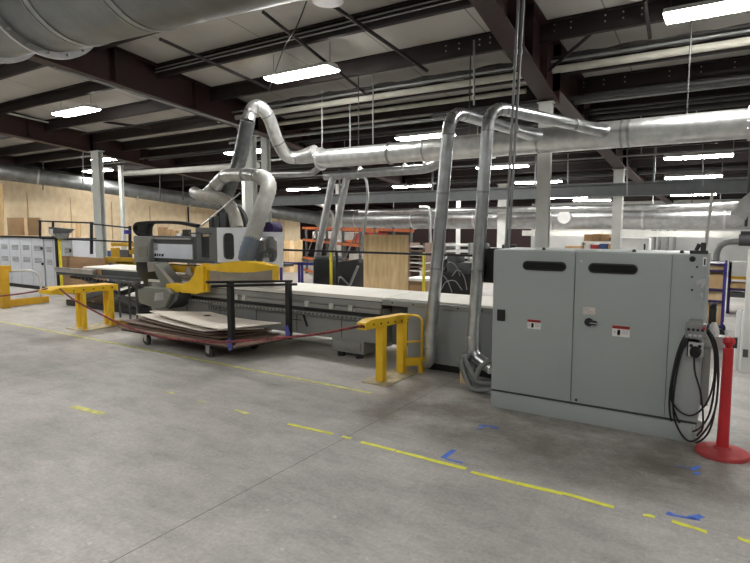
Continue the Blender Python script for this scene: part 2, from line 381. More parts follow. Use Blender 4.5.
pC = FY(266, 170, 9.2); hcolumn(pC.x, 9.2, roof(9.2)-.3, .16, 'pale steel post just right of the machine hose arch', COLG)
pC = FY(246, 195, 10.5); hcolumn(pC.x, 10.5, roof(10.5)-.3, .16, 'white steel post behind the slanting dark hose', CONC_COL)

# diagonal knee braces and bracing rods
def struct_bar(name, p0, p1, r, m, lbl, cat, n=8): g = G(); g.cyl(p0, p1, r, n=n); return struct(g.build(name, m), lbl, cat)
struct_bar('knee_brace', FX(541, 77, -2.4), on_roof(592, 33, .2), .022, MAROOND, 'dark angle brace between large rafter and purlin', 'brace')
a = on_roof(325, 0, .28); b = on_roof(427, 71, .28); struct_bar('roof_strut', a, b, .025, MAROOND, 'dark rod slanting below the roof right of the near lamp', 'brace')
a = on_roof(160, 39, .25); b = on_roof(268, 88, .25); struct_bar('roof_strut', a, b, .025, MAROOND, 'dark rod slanting below the roof left of the near lamp', 'brace')
a = on_roof(263, 12, .2); b = on_roof(365, 93, .3); struct_bar('roof_strut', a, b, .022, MAROOND, 'dark rod passing over the near lamp', 'brace')
a = on_roof(645, 0, .2); b = on_roof(650, 38, .3); struct_bar('roof_strut', a, b, .022, MAROOND, 'short dark rod left of the lamp at upper right', 'brace')
struct_bar('knee_brace', FY(588, 82, 9.9), FY(570, 100, 9.9), .02, MAROOND, 'small dark brace below the black pipe', 'brace')
for (u0, v0, u1, v1, y, l) in ((560, 85, 590, 115, 11, 'dark crossing brace behind the main duct, falling right'), (592, 84, 563, 112, 11, 'dark crossing brace behind the main duct, falling left'), (90, 120, 150, 128, 8, 'dark strut between columns at left')):
    struct_bar('cross_brace', FY(u0, v0, y), FY(u1, v1, y), .03, MAROOND if y < 14 else TRAYM, l, 'brace')

# ------------------------------------------------------------------ lamps
def make_lamp(label, loc, tilt=0.0, L=1.22, wd=.34, name='ceiling_light'):
    t = thing(name, label, 'ceiling light', loc, 'ceiling lights')
    x, y, z = loc
    g = G(); h = wd/2
    g.prism([(x-L/2, y-h, z+.03), (x-L/2, y-h*.55, z+.10), (x-L/2, y+h*.55, z+.10), (x-L/2, y+h, z+.03)], (L, 0, 0))
    g.build('housing', WHITE, t)
    g = G(); g.prism([(x-L/2+.01, y-h, z+.03), (x-L/2+.01, y+h, z+.03), (x-L/2+.01, y+h*.8, z), (x-L/2+.01, y-h*.8, z)], (L-.02, 0, 0))
    g.build('diffuser', LAMP, t)
    g = G()
    for s in (-.45, .45): g.cyl((x+L*s, y, z+.1), (x+L*s, y, roof(y)-.02), .004, n=6)
    g.build('hanger_wire', PIPE_D, t)
    return t
def lamp_px(u, v, label, off=.42):
    p = on_roof(u, v, off); return make_lamp(label, (p.x, p.y, p.z))
p0 = lamp_px(301, 76, 'large lit ceiling light hanging above the swan neck duct')
lamp_px(731, 9, 'large lit ceiling light at the top right corner')
lamp_px(76, 113, 'lit ceiling light between the two left rafters')
lamp_px(698, 158, 'lit ceiling light just below the main duct at right, topmost of three')
lamp_px(693, 178, 'lit ceiling light at right, middle of the three in a column')
lamp_px(693, 195.5, 'lit ceiling light at right under the grey tray, lowest of three')
lamp_px(425, 138, 'lit ceiling light half hidden behind the main duct')
lamp_px(303, 190, 'small lit ceiling light left of the rear drop ducts')
lamp_px(412, 187, 'small lit ceiling light above the grey tray between the rear duct and the vertical ducts')
lamp_px(356, 203, 'small lit ceiling light under the grey tray by the rear drop ducts')
lamp_px(502, 168, 'lit ceiling light right of the second vertical duct')
lamp_px(246, 153, 'lit ceiling light behind the slanting dark hose')
lamp_px(538, 183, 'small lit ceiling light just left of the white column behind the cabinet')
lamp_px(568, 198, 'small lit ceiling light just right of the white column behind the cabinet')
lamp_px(458, 200, 'small lit ceiling light between the two vertical ducts')
lamp_px(592, 201, 'tiny lit ceiling light left of the far white column')
lamp_px(108, 160, 'lit ceiling light behind the wide left column')
for (x, y) in ((-11.5, 2.6), (-5.7, 2.2), (.1, 2.9), (-5.7, -1.6), (.1, -1.6), (-11.5, -1.6), (5.6, 2.9), (5.8, 7.0), (-17.3, 2.6), (-17.4, 6.6), (5.6, -1.6), (-23.2, 6.6), (-17.4, 10.4), (-23, 12), (-11, -6), (-5.7, -6), (0.1, -6)):
    make_lamp('lit ceiling light outside the picture over the open floor', (x, y, roof(y)-.42))

# round unlit lamp at the top edge
p = on_roof(328, 2, .4)
t = thing('round_lamp', 'round grey lamp head at the top edge beside the big overhead duct', 'lamp', p)
g = G(); g.lathe(p, [(.17, 0), (.18, .02), (.14, .1), (.06, .16)]); g.build('reflector', ALU, t)
g = G(); g.cyl(p+Vector((0, 0, .16)), (p.x, p.y, roof(p.y)-.03), .012, n=8); g.build('stem', PIPE_D, t)

# ------------------------------------------------------------------ ducts
# big overhead duct at upper left
def axis_pt(u, v, y, r): p = FY(u, v, y); return Vector((p.x, y, p.z+r))
A = Vector((-5.35, 2.785, 3.80)); B = Vector((-1.75, 3.145, 3.80))
d = (B-A).normalized()
t = thing('overhead_duct', 'huge galvanised round duct crossing the upper left corner close overhead', 'duct', A)
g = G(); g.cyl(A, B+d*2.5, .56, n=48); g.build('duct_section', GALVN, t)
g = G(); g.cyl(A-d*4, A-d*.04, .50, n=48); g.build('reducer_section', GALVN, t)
g = G(); ring(g, A-d*.02, d, .62, .03, 48)
for k in range(20):
    a = 2*PI*k/20; s1 = d.cross(Vector((0, 0, 1))).normalized(); s2 = s1.cross(d)
    q = A-d*.05+(s1*math.cos(a)+s2*math.sin(a))*.585; g.cyl(q, q+d*.08, .012, n=6)
g.build('flange', ALU, t)
g = G(); ring(g, A-d*.85, d, .55, .03, 48); g.build('flange', ALU, t)
for s in (.42, 1.25, 2.7):
    g = G(); ring(g, A+d*s, d, .568, .05, 48); ring(g, A+d*(s-.06), d, .564, .012, 48); g.build('seam_band', GALVD, t)
for s in (.3, 2.4):
    g = G(); q = A+d*s; g.cyl(q+Vector((0, .3, .45)), (q.x, q.y+.3, roof(q.y+.3)), .01, n=6); g.build('hanger_rod', PIPE_D, t)

# main duct along x behind the machine
YM = 7.5
m0 = FY(320, 152, YM); zc = 2.775
t = thing('main_duct', 'long galvanised main duct hung across the picture behind the grey cabinet', 'duct', (-3, YM, zc))
rM = .165
g = G(); g.cyl((-4.05, YM, zc), (3.5, YM, zc), rM, n=32); g.build('duct_section', GALV, t)
g = G(); g.cyl((m0.x, YM, zc), (-3.98, YM, zc), rM*.93, n=32); g.build('duct_section', GALV, t)
for x in (m0.x+.02, -2.95, .02):
    g = G(); ring(g, (x, YM, zc), (1, 0, 0), rM*1.16, .03, 32)
    for k in range(14): a = 2*PI*k/14; g.cyl((x-.025, YM+rM*1.08*math.cos(a), zc+rM*1.08*math.sin(a)), (x+.025, YM+rM*1.08*math.cos(a), zc+rM*1.08*math.sin(a)), .008, n=6)
    g.build('flange', ALU, t)
for x in (-1.28, -1.2, -3.98, -4.6, -2.3):
    g = G(); ring(g, (x, YM, zc), (1, 0, 0), rM*1.02, .03, 32); g.build('seam_band', GALVD, t)
for x in (-5.2, -3.3, -.6):
    g = G(); g.cyl((x, YM, zc+rM*.9), (x, YM, roof(YM)), .008, n=6); g.build('hanger_rod', PIPE_D, t)

# tapered end and elbow up to the machine hose
e = [FY(318, 154, YM), FY(281, 160, 7.4), FY(290, 160, 7.4)]
t2 = thing('swan_neck_duct', 'galvanised pipe rising in a swan neck from the left end of the main duct', 'duct', e[1])
pts = bez([FY(316, 153.5, YM), FY(300, 157.5, 7.45), FY(287, 156, 7.3), FY(277, 140, 7.1), FY(270, 120, 6.9), FY(262, 108, 6.75), FY(254, 107, 6.65), FY(249.5, 115, 6.6), FY(248, 122, 6.55)], 6)
N = len(pts); rr = [.15-.045*min(1, i/8) for i in range(N)]
g = G(); g.tube(pts, rr, 20); g.build('duct_section', GALV, t2)
for i in (8, 17, 26, 33, 40):
    i = min(i, N-2); g = G(); ring(g, pts[i], pts[i+1]-pts[i-1], rr[i]*1.07, .025, 20); g.build('seam_band', GALVD, t2)
# slanting ribbed hose
def ribbed(g, pts, r, pitch=.03, n=16, amp=.06):
    P = [Vector(p) for p in pts]; out = []; L = 0
    dens = []
    for i in range(len(P)-1):
        k = max(2, int((P[i+1]-P[i]).length/pitch))
        for j in range(k): dens.append(P[i].lerp(P[i+1], j/k))
    dens.append(P[-1])
    g.tube(dens, [r*(1+(amp if i % 2 else 0)) for i in range(len(dens))], n)
h = bez([FY(248, 120, 6.55), FY(244, 140, 6.6), FY(238, 165, 6.6), FY(230, 185, 6.6), FY(226, 200, 6.6), FY(230, 212, 6.6)], 5)
g = G(); ribbed(g, h, .115, .03); tag(g.build('slanting_hose', mat('dark_flex_hose', (.13, .14, .14), .35, .7, .2, 14)), 'wide dark ribbed hose slanting down from the swan neck behind the machine head', 'hose')
h = fillet([FY(246, 260, 5.53), FY(247.5, 252, 5.53), FY(257.5, 220, 5.62), FY(271.5, 182, 6.0), FY(255, 174.5, 6.15), FY(224, 175, 6.3), FY(212, 190, 6.4), FY(203, 197, 6.45), FY(194, 192, 6.5)], .28, 6)
t = thing('looping_hose', 'pale ribbed hose looping up from the yellow collar of the machine head', 'hose', h[0])
k = int(len(h)*.48)
C0, C1, C2 = FY(246, 260, 5.53), FY(247.5, 251, 5.53), FY(252.6, 236, 5.57)
g = G(); ribbed(g, [C0, C1, C2], .108, .028); tag(g.build('blue_grey_cuff', mat('blue_grey_cuff', (.17, .21, .28), .4, .2, .1, 12), t), 'blue grey lower cuff of the hose')
g = G(); ribbed(g, [C2.lerp(C1, .15)]+[q for q in h[2:k] if q.z > C2.z+.02], .112, .028); g.build('pale_hose', RIBHOSE, t)
g = G(); g.tube(h[k-1:], .10, 18); o = g.build('metal_pipe', GALV, t)
for i in range(k, len(h)-1, 4):
    g = G(); ring(g, h[i], h[i+1]-h[i-1], .108, .02, 18); g.build('seam_band', GALVD, t)
h = bez([FY(199, 196, 6.3), FY(212, 197, 6.2), FY(224, 200, 6.15), FY(233, 211, 6.12), FY(237, 228, 6.1)], 6)
g = G(); ribbed(g, h, .095, .028); tag(g.build('short_hose', mat('cream_flex_hose', (.50, .48, .42), .55, 0, .1, 12)), 'short cream ribbed hose bending down onto the top of the machine head', 'hose')

# two vertical drop ducts standing in front of the machine bed
GALVV = mat('drop_duct_steel', (.58, .60, .61), .28, 1.0, .14, 9, .10, 25)
def drop(label, foot, u1, v1, endu, endv, r, elbow):
    yb = 5.42
    a = FY(*foot, yb); b = FY(u1, v1+8, yb); top = FY(u1, v1, yb); e = FY(endu, endv, YM-.12)
    e.z = max(min(e.z, zc+.05), zc-.05)
    t = thing('drop_duct', label, 'duct', (a.x, a.y, 0), 'drop ducts in front of the machine bed')
    run = fillet([a+Vector((0, 0, .05)), Vector((top.x, yb, zc+.07)), e], .24, 8)
    g = G(); g.tube(run, r, 22); g.build('duct_section', GALVV, t)
    for i in range(0, len(run)-1):
        if i in (1, 3, 5, 7, 9):
            g = G(); ring(g, run[i], run[min(i+1, len(run)-1)]-run[max(0, i-1)], r*1.05, .018, 22); g.build('seam_band', GALVD, t)
    for zz in (.32, 1.2, 2.0):
        f = (zz-a.z)/(run[1].z-a.z); q = a.lerp(run[1], f); g = G(); ring(g, q, run[1]-a, r*1.04, .02, 22); g.build('seam_band', GALVD, t)
    d = (e-run[-2]).normalized()
    g = G(); g.tube([e-d*.62, e-d*.35, e+d*.18], [r*1.02, r*1.15, r*1.5], 22); g.build('branch_cone', GALVV, t)
    g = G(); ring(g, e-d*.62, d, r*1.1, .05, 22); g.build('seam_band', GALVD, t)
    el = fillet([a+Vector((0, 0, .06))] + [Vector(q) for q in elbow(a)], .16, 6)
    g = G(); g.tube(el, r*1.03, 20); g.build('bottom_elbow', GALVV, t)
    g = G(); ring(g, a+Vector((0, 0, .05)), (0, 0, 1), r*1.12, .04, 20); g.build('clamp_band', ALU, t)
drop('tall vertical galvanised duct behind the right yellow guard, left of the pair', (431, 338), 450, 109, 537, 136, .067, lambda a: [(a.x+.005, a.y, .22), (a.x-.10, a.y+.10, .12)])
drop('tall vertical galvanised duct beside the grey cabinet, right of the pair', (473, 343), 489, 104, 604, 131, .063, lambda a: [(a.x+.01, a.y, .30), (a.x+.24, a.y-.06, .20)])

# branch pipe bending up into main duct, pale pipe at left
g = G(); g.tube(fillet([FY(262, 174, 8.2), FY(313, 173.5, 7.9), FY(326, 160, 7.62)], .2, 6), .06, 14); tag(g.build('branch_duct', GALVD), 'short thin duct bending up into the left part of the main duct', 'duct')
g = G(); g.tube([FY(124, 173.5, 8.6), FY(258, 165.5, 8.6)], .065, 14); tag(g.build('pale_pipe', PIPE_W), 'pale horizontal pipe running from the left post to the slanting hose', 'pipe')

# rear duct with two drops
p = [FY(325, 176, 9.6), FY(437, 168, 9.6)]
t = thing('rear_duct', 'smaller galvanised duct behind the main duct, feeding two leaning drop pipes', 'duct', p[0])
g = G(); g.tube(fillet([FY(325, 176, 9.6), FY(432, 168.5, 9.6), FY(447, 155, 9.2), FY(470, 141, 8.0)], .3, 6), .09, 18); g.build('duct_section', GALVD, t)
for (u0, v0, u1, v1) in ((334, 176, 317, 258), (348, 176, 330, 258)):
    g = G(); g.tube(fillet([FY(u0+10, v0-.6, 9.6), FY(u0-1, v0, 9.6), FY(u1, v1, 9.4), FY(u1-1, 285, 9.4)], .2, 6), .075, 14); g.build('drop_pipe', GALVD, t)
g = G(); g.tube(fillet([FY(350, 177, 9.6), FY(366, 177, 9.6), FY(368, 195, 9.6), FY(361, 255, 9.5)], .1, 5), .03, 10); g.build('thin_pipe', GALVD, t)
for u in (360, 405, 425):
    q = FY(u, 173.6-(u-325)*.07, 9.6); g = G(); ring(g, q, (1, 0, 0), .098, .03, 18); g.build('seam_band', ALU, t)

# far ducts
FAR = Vector((-14.4, 18, 1.93)); LEFT = FD(-30, 167, 16.6)
t = thing('far_duct', 'far galvanised duct running along the back at eye height behind the cabinet', 'duct', FAR)
g = G(); g.cyl(FAR, (6, 18, 1.93), .36, n=28); g.build('duct_section', GALVD, t)
for x in (-12.5, -10, -7.6, -5, -2.4, -.4): g = G(); ring(g, (x, 18, 1.93), (1, 0, 0), .385, .06, 28); g.build('seam_band', ALU, t)
q = FY(564, 217, 17.5); g = G(); g.cyl(q, (q.x, 18, 1.93), .20, n=20); g.build('round_stub', WHITE, t)
for x in (-13, -9, -5.6, -1.2, 3): g = G(); g.cyl((x, 18, 2.25), (x, 18, roof(18)-.01), .012, n=6); g.build('hanger_rod', PIPE_D, t)
t = thing('side_duct', 'long galvanised duct along the top of the plywood wall at left', 'duct', LEFT)
GALVS = mat('dark_duct_galvanised', (.24, .25, .25), .42, .9, .2, 5, .12, 18)  # darker galvanised metal for the two ducts by the plywood wall
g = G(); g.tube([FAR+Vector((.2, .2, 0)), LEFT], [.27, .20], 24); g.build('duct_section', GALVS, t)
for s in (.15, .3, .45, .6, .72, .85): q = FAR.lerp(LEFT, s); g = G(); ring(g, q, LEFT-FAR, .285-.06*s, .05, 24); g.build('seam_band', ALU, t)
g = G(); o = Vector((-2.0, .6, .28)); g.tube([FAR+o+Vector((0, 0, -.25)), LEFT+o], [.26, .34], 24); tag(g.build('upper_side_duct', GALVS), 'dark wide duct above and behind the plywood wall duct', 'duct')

# grey cable tray beam and far thin pipes
t = thing('cable_tray', 'grey horizontal steel tray spanning the hall above the far duct', 'cable tray', (-4, 13.15, 2.3))
g = G(); g.bx(-13.6, 5, 13.15, 13.19, 2.32, 2.57); g.bx(-13.6, 5, 13.05, 13.19, 2.30, 2.32); g.bx(-13.6, 5, 13.05, 13.19, 2.56, 2.58); g.build('tray_body', TRAYM, t)
for x in (-12.9, -9.8, -6.8, -4.1, -1.6, .9): g = G(); g.bx(x-.02, x+.02, 13.14, 13.18, 2.57, roof(13.16)-.01); g.build('hanger_bar', TRAYM, t)
g = G(); g.cyl((-11.4, 16.5, 2.16), (4, 16.5, 2.16), .09, n=12); 
for x in (-10, -6, -2, 2): g.cyl((x, 16.5, 2.2), (x, 16.5, roof(16.5)-.01), .01, n=6)
tag(g.build('far_pipe', GALVD), 'pale thin pipe just above the far duct', 'pipe')
g = G(); g.tube(fillet([FY(300, 200, 14.5), FY(322, 205, 14.5), FY(333, 213, 14.5), FY(334, 300, 14.5)], .3, 6), .05, 10); tag(g.build('bent_pipe', PIPE_W), 'pale pipe bending down by the orange rack', 'pipe')
g = G(); g.tube(fillet([FY(420, 207, 15.6), FY(430, 207, 15.6), FY(431, 300, 15.6)], .15, 5), .05, 10); tag(g.build('bent_pipe', GALVD), 'pale pipe dropping beside the left vertical duct', 'pipe')

# pipes running below the roof along x
def xpipe(u0, v0, y, x1, r, m, lbl, x0=None):
    p = FY(u0, v0, y); g = G(); g.cyl((p.x if x0 is None else x0, y, p.z), (x1, y, p.z), r, n=12); tag(g.build('ceiling_pipe', m), lbl, 'pipe')
xpipe(462, 84, 8.0, 4, .05, INSUL_P, 'pale insulated pipe under the roof crossing the large rafter', -9)
xpipe(462, 76, 7.9, 4, .018, PIPE_G, 'thin grey pipe just above the pale insulated pipe', -9)
xpipe(562, 100, 8.9, 4, .04, PIPE_D, 'black pipe just above the main duct at right', -4.6)
xpipe(420, 121, 9.2, 2, .03, PIPE_G, 'grey pipe below the purlins right of the swan neck', -10)
xpipe(420, 131, 9.9, 4, .03, PIPE_D, 'dark pipe close above the main duct', -14)
xpipe(650, 112, 10.2, 4, .05, PIPE_D, 'second black pipe above the main duct at right', -4)
xpipe(180, 150, 10.5, -6, .045, PIPE_D, 'dark pipe passing behind the slim left post', -16)
xpipe(300, 121, 9.0, -3, .04, INSUL_P, 'pale insulated pipe right of the swan neck, farther back', -9.5)
xpipe(60, 142, 9.3, -8, .04, PIPE_D, 'dark pipe beneath the far left rafter', -20)
g = G(); a = FX(-10, 109, -14.3); b = FX(112, 137, -14.3); g.cyl(a, b, .022, n=10); tag(g.build('ceiling_pipe', PIPE_W), 'pale pipe fixed along the far left rafter', 'pipe')
g = G(); a = FX(54, 68, -8.2); b = FX(240, 126, -8.2); g.cyl(a, b, .017, n=10); tag(g.build('ceiling_pipe', PIPE_G), 'pale pipe fixed along the bottom of the left rafter', 'pipe')
for (y, dz, r, x0, x1, m, l) in ((6.12, .10, .010, -8.4, -2.5, PIPE_G, 'upper thin conduit along the first purlin above the near lamp'), (6.12, .155, .010, -8.4, -2.5, PIPE_G, 'lower thin conduit along the first purlin above the near lamp'), (7.95, .20, .016, -14, 4, PIPE_D, 'thin dark conduit beside the sagging lining'), (9.6, .42, .02, -14, 4, PIPE_D, 'dark pipe hung low behind the swan neck'), (10.9, .40, .028, -14, 4, PIPE_G, 'grey pipe farther back between rafters'), (11.8, .36, .05, -13, 3, PIPE_D, 'black pipe deep in the roof behind the column'), (12.4, .50, .018, -14, 4, PIPE_G, 'thin pipe just before the grey tray'), (15.2, .30, .05, -14, 4, PIPE_D, 'dark pipe in the roof beyond the tray'), (17, .32, .04, -14, 4, PIPE_G, 'grey pipe in the far roof'), (19, .3, .06, -14, 4, PIPE_D, 'dark pipe in the farthest roof')):
    g = G(); z = roof(y)-dz; g.cyl((x0, y, z), (x1, y, z), r, n=8); tag(g.build('ceiling_pipe', m), l, 'pipe')
for (y, xs, zz) in ((10.4, (-7.6, -6.1, -4.4, -3.4, -1.5, -.7), .7), (12.0, (-9.5, -6.7, -5.0, -3.6, -1.7, -.2), .6)):
    for x in xs: g = G(); g.cyl((x, y, roof(y)-.05), (x, y, roof(y)-zz), .009, n=6); tag(g.build('hanger_rod', PIPE_G), 'thin rod hanging in the roof behind the main duct', 'rod', 'thin hanging rods behind the main duct')
g = G(); g.tube(bez([on_roof(309, -5, .3), on_roof(296, 28, .55), on_roof(284, 48, .45), on_roof(268, 92, .45)], 6), .009, 6); tag(g.build('hanging_wire', BLACK), 'thin black wire looping from the round lamp to the near lamp', 'wire')
# draped insulation roll
g = G(); pts = []
for k in range(60):
    x = -9+k*.21; pts.append((x, 8.15+.02*math.sin(k*1.3), roof(8.15)-.14-.015*abs(math.sin(k*.7))))
g.tube(pts, [.06+.012*math.sin(k*2.1) for k in range(60)], 10); struct(g.build('roof_lining_sag', mat('sagging_lining', (.075, .07, .065), .7, 0, .6, 5, .6, 10)), 'sagging roll of roof lining between purlins', 'roof lining')
# hanging rods and sprigs
for k, (u, v0, v1, y, l) in enumerate(((373, 20, 160, 7.9, 'thin rod hanging beside the near lamp'), (322, 90, 155, 8.0, 'thin rod hanging to the left end of the main duct'), (474, 40, 105, 6.2, 'thin rod hanging above the right vertical duct'), (350, 100, 150, 8.1, 'thin rod over the tapered end of the main duct'), (627, 130, 196, 13, 'thin rod reaching the grey tray beside the far column'), (703, 140, 186, 13, 'thin rod between the lamps at right'), (568, 150, 184, 13.2, 'thin rod over the tray right of the white column'), (83, 125, 188, 8.5, 'thin conduit left of the wide left column'), (5, 140, 175, 9.5, 'dark hanger at the left edge'), (43, 140, 190, 9.5, 'dark hanger above the white cabinets'), (160, 150, 200, 11, 'thin rod above the machine beam'), (183, 150, 200, 12, 'thin rod right of the machine beam cable chain'))):
    g = G(); a = FY(u, v0, y); b = FY(u, v1, y); g.cyl(a, b, .012 if k < 7 else .018, n=6); tag(g.build('hanger_rod', PIPE_G if k < 8 else PIPE_D), l, 'rod')
# two conduits rising from the cabinet to the roof
for (u0, u1, r, l) in ((505.5, 520.5, .012, 'grey conduit rising from the cabinet to the roof, left one'), (508.5, 526, .012, 'grey conduit rising from the cabinet to the roof, right one')):
    a = FY(u0, 251, 5.25); b = FY(u1, -40, 5.1); a.z = 1.44; g = G(); g.cyl(a, b, r, n=10)
    for s in (.35, .7): q = a.lerp(b, s); ring(g, q, b-a, r*1.4, .04, 10)
    tag(g.build('riser_conduit', PIPE_G), l, 'conduit')

# ================================================================== ELECTRICAL CABINET
YC = 4.83
t = thing('electrical_cabinet', 'large grey two door electrical cabinet standing on a plinth at right', 'cabinet', (-1.05, YC+.3, 0))
g = G(); g.bx(-1.865, -.205, YC+.012, YC+.62, .15, 1.445); g.build('body', GREY, t, .008)
g = G(); g.bx(-1.853, -.235, YC-.036, YC+.6, 0, .139); g.build('plinth', GREY, t, .004)
g = G(); g.bx(-1.86, -.21, YC-.0, YC+.02, .139, .152); g.build('plinth_gap_shade', GREYD, t)  # dark strip painted in for the thin shade below the doors
def door(x0, x1):
    g = G(); g.bx(x0, x1, YC-.012, YC+.012, .158, 1.438); return g.build('door', GREY, t, .006)
dl = door(-1.862, -1.150); dr = door(-1.143, -.432)
def window(cx, w, par):
    g = G(); g.slot(cx, 1.312, w, .082, YC-.020, .009, 12); f = g.build('window_frame', BLACK, par, .003)
    g = G(); g.slot(cx, 1.312, w-.026, .056, YC-.0215, .004, 12); g.build('window_pane', GLASSD, par)
window(-1.405, .375, dl); window(-.855, .375, dr)
def sticker(cx, cz, w, h, par):
    g = G(); g.bx(cx-w/2, cx+w/2, YC-.0132, YC-.0118, cz-h/2, cz+h/2); s_ = g.build('warning_sticker', WHITEL, par)
    return s_
def warn(cx, cz, w, h, par):
    sticker(cx, cz, w, h, par)
    y = YC-.0134
    g = G(); g.bx(cx-w/2, cx+w/2, y-.0008, y, cz+h*.22, cz+h/2); g.build('warning_band', REDL, par)
    text('warning_lettering', 'WARNING', (cx+.006, y-.001, cz+h*.36), h*.24, INK, par)
    g = G(); g.prism([(cx-w*.38, y-.0016, cz+h*.27), (cx-w*.30, y-.0016, cz+h*.27), (cx-w*.34, y-.0016, cz+h*.43)], (0, .001, 0)); g.build('warning_triangle', INK, par)
    g = G(); g.slot(cx-w*.12, cz-h*.12, w*.17, h*.48, y-.001, .0008)
    g.prism([(cx-w*.42, y-.001, cz+h*.06), (cx-w*.30, y-.001, cz-h*.1), (cx-w*.40, y-.001, cz-h*.2), (cx-w*.35, y-.001, cz-h*.08)], (0, .0008, 0)); g.build('warning_symbol', INK, par)
    g = G()
    for k in range(3): g.bx(cx+w*.05, cx+w*.42, y-.001, y-.0002, cz+h*(.08-.15*k), cz+h*(.11-.15*k))
    g.build('sticker_lines', INKG, par)
warn(-1.478, .797, .118, .082, dl); warn(-.772, .808, .132, .088, dr)
g = G(); g.bx(-1.072, -.975, YC-.0132, YC-.0118, .925, .985); g.build('paper_note', NOTE, dr)
g = G()
for k, (a, b) in enumerate(((-1.06, -1.02), (-1.05, -.995), (-1.04, -.985))): g.bx(a, b, YC-.0142, YC-.0134, .967-.016*k, .9695-.016*k)
g.build('note_marks', INKG, dr)
g = G(); g.cyl((-1.02, YC-.012, .862), (-1.02, YC-.035, .862), .034, n=24); g.slot(-1.0, .862, .10, .036, YC-.055, .022); g.build('door_handle', BLACK, dr, .003)
g = G(); g.bx(-1.005, -.945, YC-.058, YC-.0545, .857, .864); g.build('handle_insert', ALU, dr)
g = G(); g.bx(-1.815, -1.742, YC-.022, YC-.012, .80, .905); g.build('black_plate', BLACK, dl, .003)
for x, z in ((-1.098, 1.365), (-1.10, .185)): g = G(); g.cyl((x, YC-.012, z), (x, YC-.02, z), .011, n=14); g.build('door_screw', PIPE_D if z < .5 else ALU, dr)
g = G(); g.bx(-.43, -.207, YC-.006, YC+.014, .158, 1.438); sp = g.build('side_panel', GREY, t, .005)
for (u, v) in ((692, 277), (692, 290), (697, 267)): q = FY(u, v, YC-.01); g = G(); g.cyl(q, q+Vector((0, .01, 0)), .008, n=10); g.build('screw_hole', BLACK, sp)
q = FY(692.5, 259, YC-.008); g = G(); g.sph(q, .022); g.build('dark_smudge', BLACK, sp)
q = FY(701, 282, YC-.01); g = G(); g.obox(q, (.03, 0, .012), (0, .01, 0), (-.006, 0, .014)); g.obox(q+Vector((.015, -.012, -.02)), (.008, 0, .02), (0, .01, 0), (.008, 0, -.002)); g.build('latch', ALU, sp)
q = FY(702, 296, YC-.012); g = G(); g.obox(q, (.01, 0, .006), (0, .008, 0), (-.006, 0, .02)); g.build('latch', ALU, sp)
q = FY(705, 261, YC-.008); g = G(); g.bx(q.x-.014, q.x+.012, YC-.0105, YC-.006, 1.355, 1.425); g.build('small_label', WHITEL, sp)
g = G(); g.bx(q.x-.006, q.x+.004, YC-.0115, YC-.0104, 1.365, 1.41); g.build('label_mark', INK, sp)
q = FY(693, 348, YC-.007); g = G(); g.slot(q.x, q.z, .05, .13, YC-.0075, .002); g.build('hole_cover', mat('grey_cover', (.24, .27, .27), .5), sp)
# fittings on the roof of the cabinet
g = G()
for x in (-1.45, -.72, -.38): g.sph((x, YC+.12, 1.452), .016, 10)
g.build('lifting_eye', PIPE_D, t)
g = G(); g.bx(-.32, -.20, YC+.02, YC+.10, 1.445, 1.47); g.bx(-.25, -.215, YC+.02, YC+.06, 1.47, 1.53); g.cyl((-.28, YC+.05, 1.47), (-.26, YC+.05, 1.52), .015); g.build('roof_bracket', PIPE_D, t)
g = G(); g.cyl((-.218, YC+.05, 1.5), (-.20, YC+.12, 1.90), .011, n=8); g.build('air_pipe', PIPE_W, t)
# regulator assembly on the side of the cabinet
q = FY(711, 330, YC+.25)
r_ = thing('air_regulator', 'aluminium air regulator with white bowl fixed on the right side of the cabinet', 'regulator', (-.16, YC+.3, .8))
g = G(); g.bx(-.203, -.06, YC+.2, YC+.32, .70, .80); g.build('body', ALU, r_, .008)
g = G(); g.lathe((-.14, YC+.2, .80), [(.035, 0), (.04, .04), (.03, .08), (.015, .11)]); g.build('bowl', WHITE, r_)
g = G(); g.bx(-.203, -.15, YC+.16, YC+.26, .25, .70); g.build('bracket', MGREY, r_, .004)
g = G(); g.cyl((-.06, YC+.24, .74), (0.0, YC+.24, .74), .02); g.bx(-.01, .02, YC+.22, YC+.26, .72, .80); g.build('valve', PIPE_D, r_)
# control pendant and its cable
pb = FY(696, 331, YC-.03); pc = FY(696, 349, YC-.03)
t = thing('socket_box', 'small grey control box with black socket on the right panel of the cabinet', 'control box', pb)
g = G(); g.bx(pb.x-.068, pb.x+.068, YC-.085, YC-.007, pb.z-.05, pb.z+.065); g.build('upper_box', PIPE_G, t, .006)
g = G(); g.bx(pb.x-.045, pb.x+.045, YC-.088, YC-.007, pb.z+.045, pb.z+.085); g.build('top_label', MGREY, t)
g = G()
for k in range(4): g.cyl((pb.x-.045+.03*k, YC-.084, pb.z+.018), (pb.x-.045+.03*k, YC-.098, pb.z+.018), .010, n=10)
g.build('buttons', BLACK, t)
g = G(); g.cyl((pb.x+.052, YC-.084, pb.z+.035), (pb.x+.052, YC-.1, pb.z+.035), .011, n=10); g.build('red_button', REDP, t)
g = G()
for k in range(3): g.bx(pb.x-.045+.032*k, pb.x-.022+.032*k, YC-.087, YC-.084, pb.z-.035, pb.z-.018)
g.build('button_labels', ALU, t)
g = G(); g.bx(pc.x-.05, pc.x+.05, YC-.07, YC-.007, pc.z-.055, pc.z+.055); g.build('socket_housing', ALU, t, .006)
g = G(); g.cyl((pc.x, YC-.07, pc.z-.01), (pc.x, YC-.12, pc.z-.02), .04, .034, 20); g.cyl((pc.x-.03, YC-.07, pc.z+.03), (pc.x-.03, YC-.08, pc.z+.03), .012); g.cyl((pc.x+.025, YC-.07, pc.z+.03), (pc.x+.025, YC-.08, pc.z+.03), .012); g.build('plug', BLACK, t)
